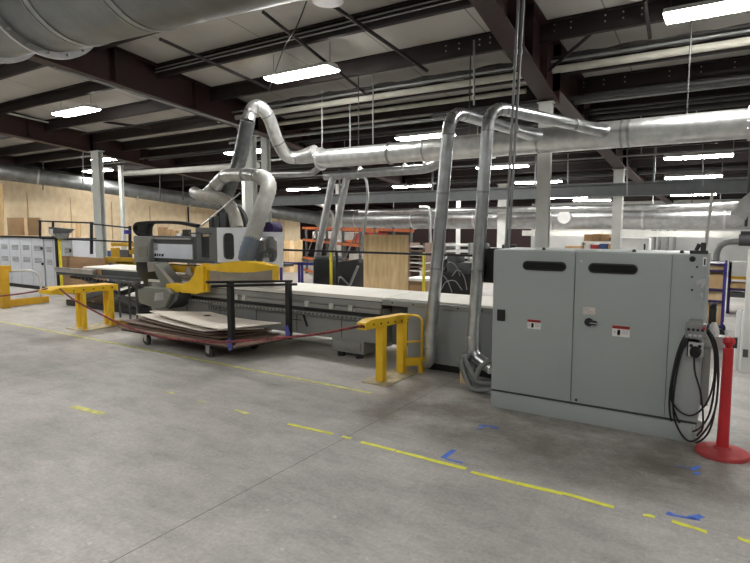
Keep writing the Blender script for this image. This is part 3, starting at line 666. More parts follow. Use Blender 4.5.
t = thing('coiled_cable', 'black cable hung in long loops from the socket box on the cabinet', 'cable', (pb.x, YC-.1, .0))
loops = (((694, 320), (680, 340), (671, 372), (668, 408), (676, 434), (690, 442), (706, 432), (714, 405), (717, 370), (713, 338)), ((694, 321), (681, 343), (672, 376), (671, 402), (680, 424), (693, 429), (706, 416), (712, 392), (714, 360), (709, 334)), ((693, 321), (679, 346), (670, 380), (669, 396), (679, 410), (692, 413), (705, 401), (712, 380), (713, 352), (707, 333)), ((695, 320), (682, 345), (674, 378), (672, 412), (682, 435), (694, 438), (709, 420), (716, 392), (715, 356), (709, 333)))
for k, lp in enumerate(loops):
    P = [FY(u+1.5, v+2, YC-.014-.012*k) for u, v in lp]; P.append(P[0]+Vector((.01, -.003, 0))); P.append(P[1]+Vector((.004, -.004, 0)))
    g = G(); g.tube(bez(P, 8), .0068, 8); g.build('cable_loop', RUBBER, t)
g = G(); g.tube(bez([FY(694, 353, YC-.12), FY(695, 372, YC-.12), FY(701, 395, YC-.11), FY(703, 425, YC-.10), FY(697, 436, YC-.09)], 8), .0068, 8); g.build('cable_tail', RUBBER, t)
q = FY(700, 430, YC-.05); g = G(); g.bx(q.x-.02, q.x+.02, YC-.03, YC+.02, q.z-.03, q.z+.05); g.build('cable_connector', ALU, t)

# black junction unit left of the cabinet
t = thing('junction_unit', 'dark junction unit mounted beside the right vertical duct left of the cabinet', 'junction unit', (-2.05, 5.5, 0))
a = FY(474, 246, 5.5); b = FY(492, 298, 5.5)
g = G(); g.bx(a.x+.03, -1.88, 5.55, 5.75, b.z+.15, a.z-.02); g.build('box', BLACK, t, .01)
g = G(); g.bx(a.x+.04, a.x+.10, 5.51, 5.56, b.z+.2, b.z+.42); g.bx(-2.05, -1.9, 5.52, 5.56, a.z-.12, a.z+.02); g.build('switch_block', BLACK, t, .006)
g = G(); g.bx(-2.0, -1.94, 5.6, 5.66, 0, b.z+.15); g.build('stand', MGREYD, t)
g = G(); q = FY(486, 246, 5.52); g.cyl(q+Vector((0, .03, 0)), q+Vector((0, -.02, 0)), .03); g.build('dial', ALU, t)
# hose bundle at the cabinet foot
bpts = [((459, 358), (464, 372), (475, 392), (496, 400)), ((462, 358), (468, 372), (478, 388), (496, 396)), ((465, 358), (472, 374), (482, 386), (497, 391)), ((461, 360), (466, 378), (476, 396), (496, 404)), ((492, 360), (480, 368), (478, 382), (496, 388))]
for k, pp in enumerate(bpts):
    P = [FY(u, v, 5.30-.05*i-.03*k) for i, (u, v) in enumerate(pp)]; 
    for q in P: q.z = max(q.z, .03)
    P[-1] = Vector((-1.80, 5.05+.03*k, max(.03, .04+.025*k)))
    if k < 4: P = [P[0]+Vector((-.02, .25, -.04))] + P
    g = G(); ribbed(g, bez(P, 6), .026, .02, 10, .05)
    tag(g.build('flexible_conduit', CONDUIT), ['grey flexible conduit in the bundle at the cabinet foot, leftmost', 'grey flexible conduit second from left at the cabinet foot', 'grey flexible conduit in the middle of the cabinet foot bundle', 'grey flexible conduit lowest on the floor at the cabinet foot', 'grey flexible conduit looping back at the cabinet foot'][k], 'conduit', 'conduits at the cabinet foot')
q = FY(459, 384, 5.3); g = G(); g.bx(-2.42, -2.28, 5.36, 5.40, 0, .16); tag(g.build('board_offcut', PLY), 'small plywood board upright on the floor beside the conduits', 'board')

# ================================================================== RED STANCHION
p = FZ(722, 454)
t = thing('stanchion_post', 'red plastic stanchion post with ball top on a round base', 'stanchion', p)
g = G(); g.lathe(p, [(.172, 0), (.175, .012), (.168, .028), (.12, .036), (.06, .044), (.045, .06)], 40); g.build('base', mat('dusty_red_base', (.46, .05, .055), .6, 0, .2, 8), t)
g = G(); g.lathe(p+Vector((0, 0, .05)), [(.043, 0), (.040, .05), (.036, .3), (.033, .71), (.033, .735)], 24); g.build('post', REDP, t)
g = G(); g.lathe(p+Vector((0, 0, .785)), [(.020, 0), (.024, .02), (.034, .03), (.04, .045), (.038, .062), (.026, .078), (.006, .083)], 24); g.build('ball_top', REDP, t)

# ================================================================== YELLOW GUARD RAILS
def posts(g, pts, w, h):
    for x, y in pts: g.bx(x-w/2, x+w/2, y-w/2, y+w/2, 0.008, h)
t = thing('guard_rail', 'yellow steel guard rail with side hoop at the right end of the machine', 'guard rail', (-3.13, 5.1, 0))
for y in (4.93, 5.36): g = G(); g.bx(-3.18, -3.09, y-.042, y+.042, .012, .625); g.build('post', YELLOW, t, .006)
g = G(); g.prism([(-3.19, 4.56, .69), (-3.19, 4.66, .715), (-3.19, 5.43, .675), (-3.19, 5.43, .585), (-3.19, 4.56, .62)], (.11, 0, 0)); tb = g.build('top_beam', YELLOW, t, .006)
g = G()
for k in range(6): y = 4.7+.14*k; z = .675-.0655*(y-4.62)/.9; g.cyl((-3.086, y, z-.01), (-3.076, y, z-.01), .011, n=10)
g.build('bolt_holes', BLACK, tb)
g = G()
for k in range(3): g.bx(-3.175+.03*k, -3.153+.03*k, 4.554, 4.562, .64, .668)
g.build('end_mark', BLACK, tb)
g = G(); g.bx(-3.30, -2.98, 4.80, 5.45, 0, .012); YPL = mat('worn_yellow_plate', (.52, .46, .30), .6, 0, .3, 8); g.build('base_plate', YPL, t)
g = G(); g.tube(fillet([(-3.10, 5.38, .665), (-2.965, 5.52, .65), (-2.965, 5.52, .10)], .09, 6), .013, 10); g.cyl((-3.09, 5.38, .36), (-2.965, 5.52, .36), .011, n=8); g.build('side_hoop', YELLOW, t)
g = G(); g.bar((-3.11, 5.38, .13), (-2.94, 5.53, .13), .06, .09); g.bx(-2.99, -2.94, 5.48, 5.53, 0, .1); g.build('low_bar', YELLOW, t, .006)

t = thing('guard_rail', 'yellow steel guard rail with four posts at the left end of the sheet cart', 'guard rail', (-8.8, 5.0, 0))
for x, y in ((-8.98, 4.93), (-8.70, 4.86), (-8.90, 5.36), (-8.70, 5.33)): g = G(); g.bx(x-.034, x+.034, y-.03, y+.03, .012, .60); g.build('post', YELLOW, t, .006)
g = G(); g.prism([(-9.05, 4.36, .68), (-9.05, 4.5, .715), (-9.05, 5.46, .695), (-9.05, 5.46, .595), (-9.05, 4.36, .62)], (.36, 0, 0)); tb = g.build('top_beam', YELLOW, t, .006)
g = G()
for k in range(6): y = 4.55+.16*k; g.cyl((-8.692, y, .65), (-8.684, y, .65), .011, n=10)
g.build('bolt_holes', BLACK, tb)
g = G(); g.bx(-9.1, -8.6, 4.78, 5.45, 0, .012); g.build('base_plate', YPL, t)
g = G(); g.bx(-8.66, -7.75, 5.36, 5.46, .02, .10); g.build('low_bar', MUSTARD, t, .006)
t = thing('guard_rail', 'yellow guard rail cut by the left edge, with a grey side hoop', 'guard rail', (-12.6, 5.4, 0))
a = FZ(5, 308)
g = G(); g.bx(a.x-.1, a.x+.08, a.y-.08, a.y+.08, 0, .78); g.build('post', MUSTARD, t, .008)
g = G(); g.bx(a.x-.14, a.x+.06, a.y-1.6, a.y+.14, .74, .86); g.build('top_beam', MUSTARD, t, .008)
g = G(); g.bx(a.x-.05, a.x+.05, a.y+.08, a.y+.85, .02, .16); g.build('low_bar', MUSTARD, t, .006)
g = G(); g.tube(fillet([(a.x, a.y+.05, .74), (a.x, a.y+.72, .74), (a.x, a.y+.72, .1)], .3, 6), .022, 10); g.build('side_hoop', PIPE_W, t)
# ropes
def rope(lbl, uvy):
    g = G(); g.tube(bez([FY(*q) for q in uvy], 8), .013, 8); tag(g.build('barrier_rope', ROPE), lbl, 'rope')
rope('red and black rope strung across the cart between two yellow guard rails', [(60, 289, 4.48), (76, 301, 4.49), (104, 316, 4.50), (128, 327, 4.5), (162, 337, 4.5), (212, 342, 4.5), (234, 341.5, 4.5), (310, 335, 4.5), (363, 325.5, 4.56)])
rope('red and black rope from the left edge to the nearer left guard rail', [(-20, 298, 4.6), (10, 295, 4.5), (32, 292, 4.42), (47, 288.5, 4.37)])

# ================================================================== SHEET CART
t = thing('panel_cart', 'low black framed cart on casters carrying loose sheets before the machine', 'cart', (-6.1, 5.0, 0))
NL, NR, FR, FL = (-7.42, 4.62, .2), (-5.02, 4.60, .2), (-4.86, 5.46, .2), (-7.3, 5.48, .2)
g = G(); g.prism([NL, NR, FR, FL], (0, 0, .025)); g.build('deck', DECKW, t)
g = G()
for a, b in ((NL, NR), (NR, FR), (FR, FL), (FL, NL)):
    g.bar((Vector(a)-Vector((0, 0, .012))).lerp(Vector((-6.1, 5.05, .188)), .06), (Vector(b)-Vector((0, 0, .012))).lerp(Vector((-6.1, 5.05, .188)), .06), .04, .024)
g.build('under_frame', BLACKM, t)
for x, y in ((-6.89, 4.73), (-5.58, 4.71), (-6.85, 5.36), (-5.45, 5.36)):
    g = G(); g.cyl((x, y-.02, .07), (x, y+.02, .07), .07, n=22); w = g.build('caster_wheel', WHEELM, t, .004)
    g = G(); g.cyl((x, y-.026, .07), (x, y+.026, .07), .024, n=12); g.build('wheel_hub', ALU, w)
    g = G(); g.bx(x-.03, x+.03, y-.034, y-.026, .06, .15); g.bx(x-.03, x+.03, y+.026, y+.034, .06, .15); g.bx(x-.045, x+.045, y-.04, y+.04, .145, .155); g.build('caster_fork', ALU, t)
pn, pf = Vector((-5.07, 4.62, 0)), Vector((-4.87, 5.42, 0))
for q, zt in ((pn, 1.0), (pf, .94)): g = G(); g.bx(q.x-.033, q.x+.033, q.y-.03, q.y+.03, .19, zt); g.build('upright', BLACKM, t)
dn = (pf-pn).normalized()
g = G(); a = pn-dn*.30; b = pf+dn*.05; g.bar((a.x, a.y, 1.01), (b.x, b.y, .945), .05, .028); g.build('top_rail', BLACKM, t)
g = G(); a = pn-dn*.28+Vector((.05, 0, 0)); b = pf+dn*.08+Vector((.05, 0, 0)); g.bar((a.x, a.y, .965), (b.x, b.y, .905), .035, .03); g.build('lower_rail', BLACKM, t)
for q, zz in ((pn, .24), (pf, .30)): g = G(); g.obox(q+Vector((.0, -.036, zz)), (.028, 0, .02), (0, .006, 0), (-.02, 0, .06)); g.build('blue_tape_wrap', mat('blue_violet_tape', (.12, .13, .50), .5), t)
# sheets, each a thing
def sheet(pts, z, th, m, lbl, warp=.0, hole=None):
    n = 8; g = G(); V = []; P = [Vector((*p, 0)) for p in pts]
    for layer in (0, 1):
        for i in range(n+1):
            for j in range(n+1):
                s, u = i/n, j/n; q = P[0].lerp(P[1], s).lerp(P[3].lerp(P[2], s), u)
                V.append((q.x, q.y, z+warp*((s-.5)**2*2-.5*(u-.5))+(th if layer else 0)))
    Fc = []; M = (n+1)*(n+1)
    for i in range(n):
        for j in range(n):
            a = i*(n+1)+j; q = (a, a+n+1, a+n+2, a+1); Fc.append(tuple(M+k for k in q)); Fc.append(q[::-1])
    for i in range(n):
        for (a, b) in ((i, i+1), (n*(n+1)+i, n*(n+1)+i+1), (i*(n+1), (i+1)*(n+1)), (i*(n+1)+n, (i+1)*(n+1)+n)): Fc.append((a, b, M+b, M+a))
    g.add(V, Fc); o = g.build('loose_sheet', m); return tag(o, lbl, 'sheet', 'sheets on the cart')
sheet([(-7.38, 4.68), (-5.15, 4.66), (-5.02, 5.40), (-7.3, 5.42)], .232, .02, SHEETB, 'brown sheet flat on the cart deck, bottom of the pile')
sheet([(-7.5, 4.72), (-5.3, 4.64), (-5.12, 5.3), (-7.32, 5.4)], .262, .015, SHEETB, 'brown sheet second from the bottom on the cart', .02)
sheet([(-7.32, 4.86), (-5.5, 4.62), (-5.06, 5.3), (-6.9, 5.46)], .292, .02, SHEETB, 'dark edged brown sheet in the middle of the cart pile', .02)
s_ = sheet([(-7.45, 4.95), (-5.55, 4.60), (-5.1, 5.2), (-6.9, 5.5)], .325, .014, SHEETW, 'white faced sheet under the top sheet, its left corner showing', .03)
sheet([(-7.20, 5.0), (-5.19, 4.56), (-4.99, 5.40), (-6.5, 5.52)], .372, .014, SHEETW, 'white faced sheet with a small dark hole, topmost on the cart', .05)
q = FZ(212, 313.5, .41); g = G(); g.slot(0, 0, .12, .03, 0, .003)
o = G(); o.lathe((-6.28, 5.28, .395), [(.05, 0), (.05, .004)], 16); tag(o.build('dark_offcut', BLACK), 'small dark disc lying on the topmost white sheet', 'disc')

# ================================================================== CNC ROUTER MACHINE
t = thing('router_machine', 'long grey flatbed router machine with moving head behind the cart', 'machine', (-5.5, 6.0, 0))
Y0, Y1 = 5.6, 6.45
g = G(); g.bx(-8.1, -3.56, Y0+.06, Y1, .22, .66); bed = g.build('bed', MGREY, t, .01)
g = G(); g.bx(-8.1, -3.56, Y0+.02, Y1, .66, .75); g.build('bed_top', MGREYD, t)
g = G(); g.bx(-8.0, -3.57, Y0-.01, Y0+.07, .60, .655); g.build('upper_rail', MGREY, bed, .004)
g = G(); g.bx(-7.6, -3.57, Y0-.005, Y0+.07, .50, .545); g.build('lower_rail', MGREY, bed, .004)
g = G()
for k in range(58): x = -7.5+k*.067; g.bx(x, x+.03, Y0-.012, Y0-.004, .51, .535)
g.build('rack_teeth', MGREYD, bed)
g = G(); g.bx(-8.0, -3.57, Y0+.02, Y0+.062, .555, .595); g.build('rail_gap', BLACK, bed)
g = G(); g.bx(-8.0, -3.57, Y0+.01, Y0+.05, .66, .74); g.build('clamp_strip', MGREY, bed, .003)
g = G()
for x in (-6.0, -5.85, -4.7, -4.3, -4.0): g.bx(x-.03, x+.03, Y0-.03, Y0, .61, .68)
g.build('clamp_blocks', PIPE_W, bed)
g = G()
for k in range(5): x = -7.2+k*.75; g.bx(x, x+.012, Y0+.056, Y0+.061, .24, .48)
g.build('panel_joints', MGREYD, bed)
text('bed_lettering', 'STRATOSPRO', (-6.43, Y0+.058, .425), .088, INK, bed)
g = G(); x = FY(305, 317, Y0+.05); g.prism([(x.x-.05, Y0+.058, .48), (x.x-.01, Y0+.058, .48), (x.x+.05, Y0+.058, .33), (x.x+.01, Y0+.058, .33)], (0, -.003, 0)); g.bx(x.x-.22, x.x-.07, Y0+.056, Y0+.06, .40, .41); g.build('bed_mark', INK, bed)
g = G(); g.bx(-6.4, -3.56, Y0+.02, Y1+.02, .752, .80); g.build('spoilboard', SPOIL, t)
g = G(); g.bx(-8.1, -6.42, Y0+.02, Y1+.02, .752, .79); g.build('spoilboard', SPOIL, t)
a = FY(335, 331, Y0+.05)
for x0, x1 in ((-4.35, -3.85), (-6.6, -6.2), (-7.8, -7.3)):
    g = G(); g.bx(x0, x1, Y0+.05, Y1-.1, .06, .225); g.bx(x0+.04, x1-.04, Y0+.03, Y0+.06, .10, .20); ft = g.build('foot_box', MGREY, t, .008)
    for xx in (x0+.12, x1-.1): g = G(); g.cyl((xx, Y0+.1, 0), (xx, Y0+.1, .07), .05); g.build('levelling_foot', BLACK, ft)
g = G(); g.bx(-3.545, -2.12, Y0-.01, Y1+.02, .72, .785); ex = g.build('table_extension', MGREY, t, .006)
g = G(); g.bx(-3.20, -2.12, Y0+.0, Y1, .10, .72); g.build('extension_panel', mat('machine_panel_grey', (.29, .305, .30), .5, 0, .04, 3), t, .008)
g = G(); g.bx(-3.5, -3.2, Y0+.15, Y1, .22, .72); g.build('extension_recess', MGREYD, t)
g = G(); g.bx(-3.54, -2.12, Y0+.06, Y1+.01, .785, .80); g.build('spoilboard', SPOIL, t)
g = G(); g.bx(-3.5, -2.4, Y0+.035, Y0+.05, .783, .787); g.build('edge_slot', BLACK, ex)
g = G()
for k in range(5): g.cyl((-3.4+.28*k, Y0-.012, .755), (-3.4+.28*k, Y0-.008, .755), .01, n=10)
g.build('cap_screws', BLACK, ex)
g = G(); g.bx(-3.0, -2.2, Y0+.1, Y1-.1, 0, .10); g.build('extension_base', BLACK, t)
# front of the moving gantry: leg, box
g = G(); g.py([(152, 263), (157, 263), (163, 271), (174, 285), (170, 291), (164, 289), (156, 275)], 5.47, .2); g.build('gantry_leg', MOLIVE, t, .012)
g = G(); g.py([(155.5, 264), (160, 266), (175, 283.5), (172, 285), (162, 272.5)], 5.462, .012); g.build('leg_face', ALU, t)
g = G(); g.py([(137, 290), (144, 287), (166, 289), (171, 294), (165, 307), (157, 309), (139, 303)], 5.30, .28); g.build('motor_box', MOLIVE, t, .015)
g = G(); g.py([(155, 293), (163, 292), (163, 300), (154, 301)], 5.292, .01); g.build('box_plate', ALU, t)
g = G(); g.py([(165, 307), (171, 294), (179, 292), (177, 300), (168, 309)], 5.36, .3); g.build('lower_cover', MGREYD, t, .012)
g = G(); g.py([(136, 262), (158, 262), (160, 275), (150, 296), (142, 280), (136, 270)], 5.66, .2); g.build('drive_housing', BLACKM, t, .01)
g = G(); g.py([(147, 262), (155, 262), (156, 271), (148, 272)], 5.60, .05); g.build('drive_plate', ALU, t)
# gantry beam with pale panel
a = FY(133, 237, 5.9); b = FY(196, 263, 5.9)
g = G(); g.bx(a.x, b.x+.1, 5.92, 6.3, b.z-.01, a.z+.02); beam = g.build('gantry_beam', MGREYD, t, .01)
pa = FY(149, 243.5, 5.9); pb2 = FY(192.5, 259.5, 5.9)
g = G(); g.bx(pa.x, pb2.x, 5.90, 5.93, pb2.z, pa.z); g.build('beam_panel', MLIGHT, beam, .004)
q = FY(154, 246.5, 5.89); g = G()
for k in range(6): g.bx(q.x-.09, q.x+.09, 5.894, 5.901, q.z-.06+.022*k, q.z-.05+.022*k)
g.build('vent_grille', INKG, beam)
g = G(); q = FY(150, 254.5, 5.89); x = q.x
for k, w in enumerate((.05, .03, .06, .04, .05, .07)): g.prism([(x, 5.897, q.z-.025), (x+w*.8, 5.897, q.z-.025), (x+w, 5.897, q.z+.02), (x+w*.2, 5.897, q.z+.02)], (0, .004, 0)); x += w+.012
g.build('panel_mark', INK, beam)
g = G(); ee = FY(133, 236.5, 5.8); ef = FY(149, 264, 5.8); g.bx(ee.x, ef.x, 5.80, 6.35, ef.z, ee.z); g.build('beam_end_cap', MGREY, beam, .015)
g = G(); g.py([(138, 247), (147, 246), (147, 256), (139, 257)], 5.79, .02); g.build('cap_plate', MOLIVE, beam)
g = G(); g.bx(pa.x, pb2.x, 5.88, 5.98, a.z-.03, a.z+.0); g.build('linear_rail', ALU, beam, .004)
g = G(); g.bx(FY(158, 264, 5.95).x, FY(203, 264, 5.95).x, 5.93, 6.2, FY(170, 271.5, 5.95).z, FY(170, 265, 5.95).z); g.build('beam_underside', MUSTARD, beam, .006)
# energy chain over the beam
h = bez([FY(150, 236, 6.0), FY(140, 234, 6.0), FY(136, 229, 6.0), FY(138, 224.3, 6.0), FY(147, 222.7, 6.0), FY(165, 222.3, 6.0), (FY(182, 223, 6.0)), FY(198, 226, 6.0)], 7)
def chain(h, w, th, parent, m=BLACK):
    g = G()
    for i in range(len(h)-1):
        if (h[i+1]-h[i]).length > 1e-4:
            dd = (h[i+1]-h[i]); dd.normalize(); g.bar(h[i]-dd*.004, h[i+1]+dd*.004, w, th, up=(0, 1, 0) if abs(dd.y) < .9 else (0, 0, 1))
    return g.build('energy_chain', m, parent)
def chainy(h, w, th, parent, m=BLACK):
    g = G(); n = len(h); V = []; Fc = []
    for i in range(n):
        dd = (h[min(i+1, n-1)]-h[max(i-1, 0)]).normalized(); nn = Vector((-dd.z, 0, dd.x)).normalized()
        for s1, s2 in ((-1, -1), (1, -1), (1, 1), (-1, 1)): V.append(h[i]+nn*(s1*th/2)+Vector((0, s2*w/2, 0)))
    for i in range(n-1):
        for k in range(4): Fc.append((i*4+k, i*4+(k+1) % 4, i*4+4+(k+1) % 4, i*4+4+k))
    Fc += [(3, 2, 1, 0), tuple((n-1)*4+k for k in range(4))]
    g.add(V, Fc); return g.build('energy_chain', m, parent, ang=25)
chainy(h, .10, .05, t)
h = [Vector((FY(231.5, 222, 6.2).x+.33*math.cos(a), 6.2, FY(232, 227, 6.2).z+.33*math.sin(a))) for a in [PI*k/18 for k in range(19)]]
chainy(h, .07, .06, t)
g = G(); g.py([(137, 226), (141, 222.8), (150, 222.2), (147, 227), (146.5, 232), (147, 236.5), (140, 237.5), (137, 233)], 5.96, .12); g.build('chain_drop', BLACK, t, .01)
# machine head
def headface(uv, y, th, m, name, par, bev=.01): g = G(); g.py(uv, y, th); return g.build(name, m, par, bev)
YH = 5.68
def panel_with_hole(x0, x1, z0, z1, hx0, hx1, hz0, hz1, y0, th, m, name, par):
    g = G(); g.bx(x0, hx0, y0, y0+th, z0, z1); g.bx(hx1, x1, y0, y0+th, z0, z1); g.bx(hx0, hx1, y0, y0+th, hz1, z1); g.bx(hx0, hx1, y0, y0+th, z0, hz0); rd = min(hx1-hx0, hz1-hz0)*.3
    for cx_, cz_, sx_, sz_ in ((hx0, hz0, 1, 1), (hx1, hz0, -1, 1), (hx1, hz1, -1, -1), (hx0, hz1, 1, -1)):
        g.prism([(cx_, y0, cz_)] + [(cx_+sx_*rd*(1-math.sin(a)), y0, cz_+sz_*rd*(1-math.cos(a))) for a in [PI/2*k/6 for k in range(7)]], (0, th, 0))
    return g.build(name, m, par)
hz1, hz0 = 1.635, 1.10
xa, xb, xc = FY(196, 240, YH+.25).x, FY(217, 240, YH).x, FY(282, 250, YH).x
head = t
# rear of the enclosure
g = G(); g.bx(xa+.25, xb+.25, YH+.30, YH+.62, hz0+.05, hz1-.08); g.bx(xa+.1, xb+.5, YH+.05, YH+.5, hz1-.10, hz1-.08); g.bx(xa+.1, xc-.1, YH+.03, YH+.35, hz0-.01, hz0+.03); g.build('head_carriage', MGREYD, t)
# chamfered dark side with a tall window (bevelled corner)
c0 = Vector((xa, YH+.26, 0)); c1 = Vector((xb, YH+.01, 0)); dd = (c1-c0); L = dd.length; dd.normalize(); nn = Vector((dd.y, -dd.x, 0))
g = G()
def cham(s0, s1, z0, z1): g.obox(c0+dd*((s0+s1)/2*L)+Vector((0, 0, (z0+z1)/2)), dd*((s1-s0)/2*L), nn*.012, (0, 0, (z1-z0)/2))
cham(0, .28, hz0, hz1); cham(.66, 1, hz0, hz1); cham(.28, .66, hz0, hz0+.07); cham(.28, .66, hz1-.08, hz1); g.build('head_side', mat('head_side_grey', (.15, .155, .155), .5, 0, .06, 3), t)
g = G(); cham(.28, .66, hz0+.07, hz1-.08); g.build('side_window', GLASSC, t)
g = G(); cham(-.18, -.02, hz0+.02, hz1-.08); g.build('side_post', MLIGHT, t)
def fx(u): return FY(u, 245, YH).x
pan = panel_with_hole(xb, fx(250), hz0+.02, hz1, fx(223), fx(234), hz0+.07, hz1-.08, YH, .025, MLIGHT, 'head_panel', t)
g = G(); g.bx(fx(223), fx(234), YH+.008, YH+.016, hz0+.07, hz1-.08); g.build('panel_window', GLASSC, t)
panel_with_hole(fx(250), xc, hz0-.005, hz1-.06, fx(252), fx(277), hz0+.06, hz1-.12, YH, .025, MLIGHT, 'head_panel', t)
g = G(); g.bx(fx(252), fx(277), YH+.008, YH+.016, hz0+.06, hz1-.12); g.build('panel_window', GLASSC, t)
# spindles, pipes inside
for k in range(3):
    x = fx(226)+.32*k; g = G(); g.lathe((x, YH+.35, hz0+.05), [(.05, -.12), (.05, 0), (.1, .02), (.1, .3), (.06, .34), (.06, .42)], 18); g.build('spindle', ALU, t)
g = G()
for k in range(7): x = fx(253)+.07*k; g.cyl((x, YH+.12, hz0+.12), (x, YH+.12, hz0+.16+.03*(k % 3)), .022, n=10)
g.bx(fx(252), fx(276), YH+.1, YH+.16, hz0+.18, hz0+.21); g.cyl((fx(262), YH+.15, hz0+.25), (fx(262), YH+.15, hz0+.38), .06); g.build('valve_row', ALU, t)
g = G(); q = FY(273, 229, YH+.2); g.cyl((q.x, YH+.1, q.z), (q.x, YH+.3, q.z), .10, n=26); g.cyl((q.x, YH+.08, q.z), (q.x, YH+.1, q.z), .06, n=20); g.build('blower_cover', PURPLE, t, .008)
for (u, v, w, h_) in ((219, 220, .1, .12), (225, 217, .12, .14), (213, 222, .08, .16)):
    q = FY(u, v, YH+.35); g = G(); g.bx(q.x-w/2, q.x+w/2, YH+.3, YH+.42, hz1-.08, q.z+h_/2); g.build('top_fitting', MGREYD, t, .006)
g = G(); g.cyl(FY(200, 227, YH+.2), FY(240, 193, YH+.4), .012, n=8); g.build('stay_rod', ALU, t)
g = G(); q = FY(188, 207, 6.1); g.cyl((q.x, 6.1, FY(188, 226, 6.1).z), q, .015, n=8); g.build('antenna_rod', BLACK, t)
g = G(); q = FY(246, 262, 5.53); g.cyl((q.x, 5.53, hz0-.03), (q.x, 5.53, hz0+.07), .135, .12, 22); g.build('hose_collar', mat('tan_collar', (.36, .25, .10), .5), t)
# curved yellow bumper, brush curtain and bracket
g = G(); up = []; lo = []
for k in range(13):
    s = k/12; u = 204+s*71; vt = 266.5-4.8*math.sin(PI*s); vb = 269.5+3.2*math.sin(PI*s)
    y = 5.46-.16*math.sin(PI*s); up.append(FY(u, vt, y)); lo.append(FY(u, vb, y))
V = up+lo; n = 13; Vb = [p+Vector((0, .03, 0)) for p in V]
Fc = []
for k in range(n-1): Fc += [(k, k+1, n+k+1, n+k), (2*n+k, 3*n+k, 3*n+k+1, 2*n+k+1), (k, 2*n+k, 2*n+k+1, k+1), (n+k, n+k+1, 3*n+k+1, 3*n+k)]
Fc += [(0, n, 3*n, 2*n), (n-1, 3*n-1, 4*n-1, 2*n-1)]
g.add(V+Vb, Fc); g.build('bumper', YELLOW, t)
# top plate of the bumper reaching back to the head
g = G(); V = up+[Vector((p.x-.06, p.y+.16, p.z+.005)) for p in up]; V = V+[p-Vector((0, 0, .015)) for p in V]
Fc = [(k, k+1, n+k+1, n+k) for k in range(n-1)] + [(2*n+k, 3*n+k, 3*n+k+1, 2*n+k+1) for k in range(n-1)]
g.add(V, Fc); g.build('bumper_top', YELLOW, t)
g = G(); g.py([(202, 263.5), (207, 263.5), (207, 292), (202, 292)], 5.44, .06); g.build('bumper_post', YELLOW, t, .006)
g = G(); g.py([(272.5, 266), (276, 266), (276, 281), (272.5, 281)], 5.44, .06); g.build('bumper_post', YELLOW, t, .006)
g = G(); g.py([(203, 266), (203, 292), (196, 294), (184, 293), (166, 292), (166, 284), (172, 283), (181, 285), (189, 281), (193.5, 275), (196, 266)], 5.40, .10); g.build('curved_bracket', YELLOW, t, .008)
g = G()
for k in range(34):
    x = fx(208)+k*(fx(273)-fx(208))/34; g.bx(x, x+.03, YH+.0, YH+.012, .82, hz0+.0)
g.build('brush_curtain', mat('brush_grey', (.56, .55, .53), .8, 0, .15, 4), t)
# rollers under the beam
g = G()
for u in (170, 189): q = FY(u, 271, 5.9); g.cyl((q.x, 5.9, q.z-.06), (q.x, 5.9, q.z+.06), .05)
g.bx(FY(163, 275, 5.9).x, FY(196, 275, 5.9).x, 5.88, 6.1, .80, .84); g.build('pop_up_rollers', ALU, t)
# ------------------------------------------------ lift table at the far left end of the machine
t = thing('lift_table', 'dark scissor lift table with a pale sheet stack at the left end of the machine', 'table', (-9.6, 6.2, 0))
a = FY(57, 272, 6.2); b = FY(138, 272, 6.2)
g = G(); g.bx(a.x, b.x, 6.2, 7.3, .64, .70); g.build('platform', MGREYD, t, .008)
g = G(); g.bx(a.x, a.x+1.4, 6.16, 6.24, .705, .80); g.build('edge_rail', ALU, t, .006)
g = G(); x0 = a.x+.6
for k in range(26): g.bx(x0+k*.13, x0+k*.13+.06, 6.14, 6.2, .60-.004*k, .65-.004*k)
g.build('chain_links', PIPE_D, t)
g = G(); g.bar((a.x+.5, 6.35, .12), (b.x-.4, 6.35, .62), .08, .10); g.build('scissor_arm', MGREYD, t)
g = G(); g.bar((a.x+.5, 6.45, .62), (b.x-.4, 6.45, .12), .08, .10); g.build('scissor_arm', MGREYD, t)
g = G(); g.bar((a.x+.5, 7.15, .12), (b.x-.4, 7.15, .62), .08, .10); g.build('scissor_arm', MGREYD, t)
g = G(); g.bx(a.x+.2, b.x-.1, 6.25, 7.25, 0, .12); g.build('base_frame', BLACKM, t, .01)
g = G()
for u in (118, 128, 135):
    q = FY(u, 280, 5.9); g.bx(q.x-.014, q.x+.014, 5.9, 5.93, 0.0, .7)
g.bx(FY(116, 280, 5.9).x, FY(138, 280, 5.9).x, 5.89, 5.94, .38, .41); g.bx(FY(116, 280, 5.9).x, FY(138, 280, 5.9).x, 5.89, 5.94, .64, .68); g.build('support_stand', MGREYD, t, .004)
g = G(); g.bx(FY(85, 270, 6.3).x, FY(140, 270, 6.3).x, 6.26, 7.1, .81, .84); tag(g.build('pale_sheet', SPOIL), 'pale sheet lying on top of the lift table', 'sheet')
g = G(); g.bx(FY(83, 272, 6.3).x, FY(103, 272, 6.3).x, 6.27, 7.1, .702, .808); tag(g.build('board_stack', PLYB), 'short brown board stack under the pale sheet on the lift table', 'boards')
g = G(); g.bx(FY(104, 272, 6.3).x, FY(139, 272, 6.3).x, 6.28, 7.1, .702, .808); tag(g.build('board_stack', MGREYD), 'dark board stack under the right part of the pale sheet', 'boards')
g = G(); g.bx(FY(62, 270, 7.36).x, FY(106, 270, 7.36).x, 7.33, 7.37, 0, FY(84, 257, 7.36).z); tag(g.build('brown_board', PLYB), 'wide brown board standing behind the lift table', 'board')
MUSTD = mat('dull_mustard', (.46, .28, .02), .5, 0, .15, 5)
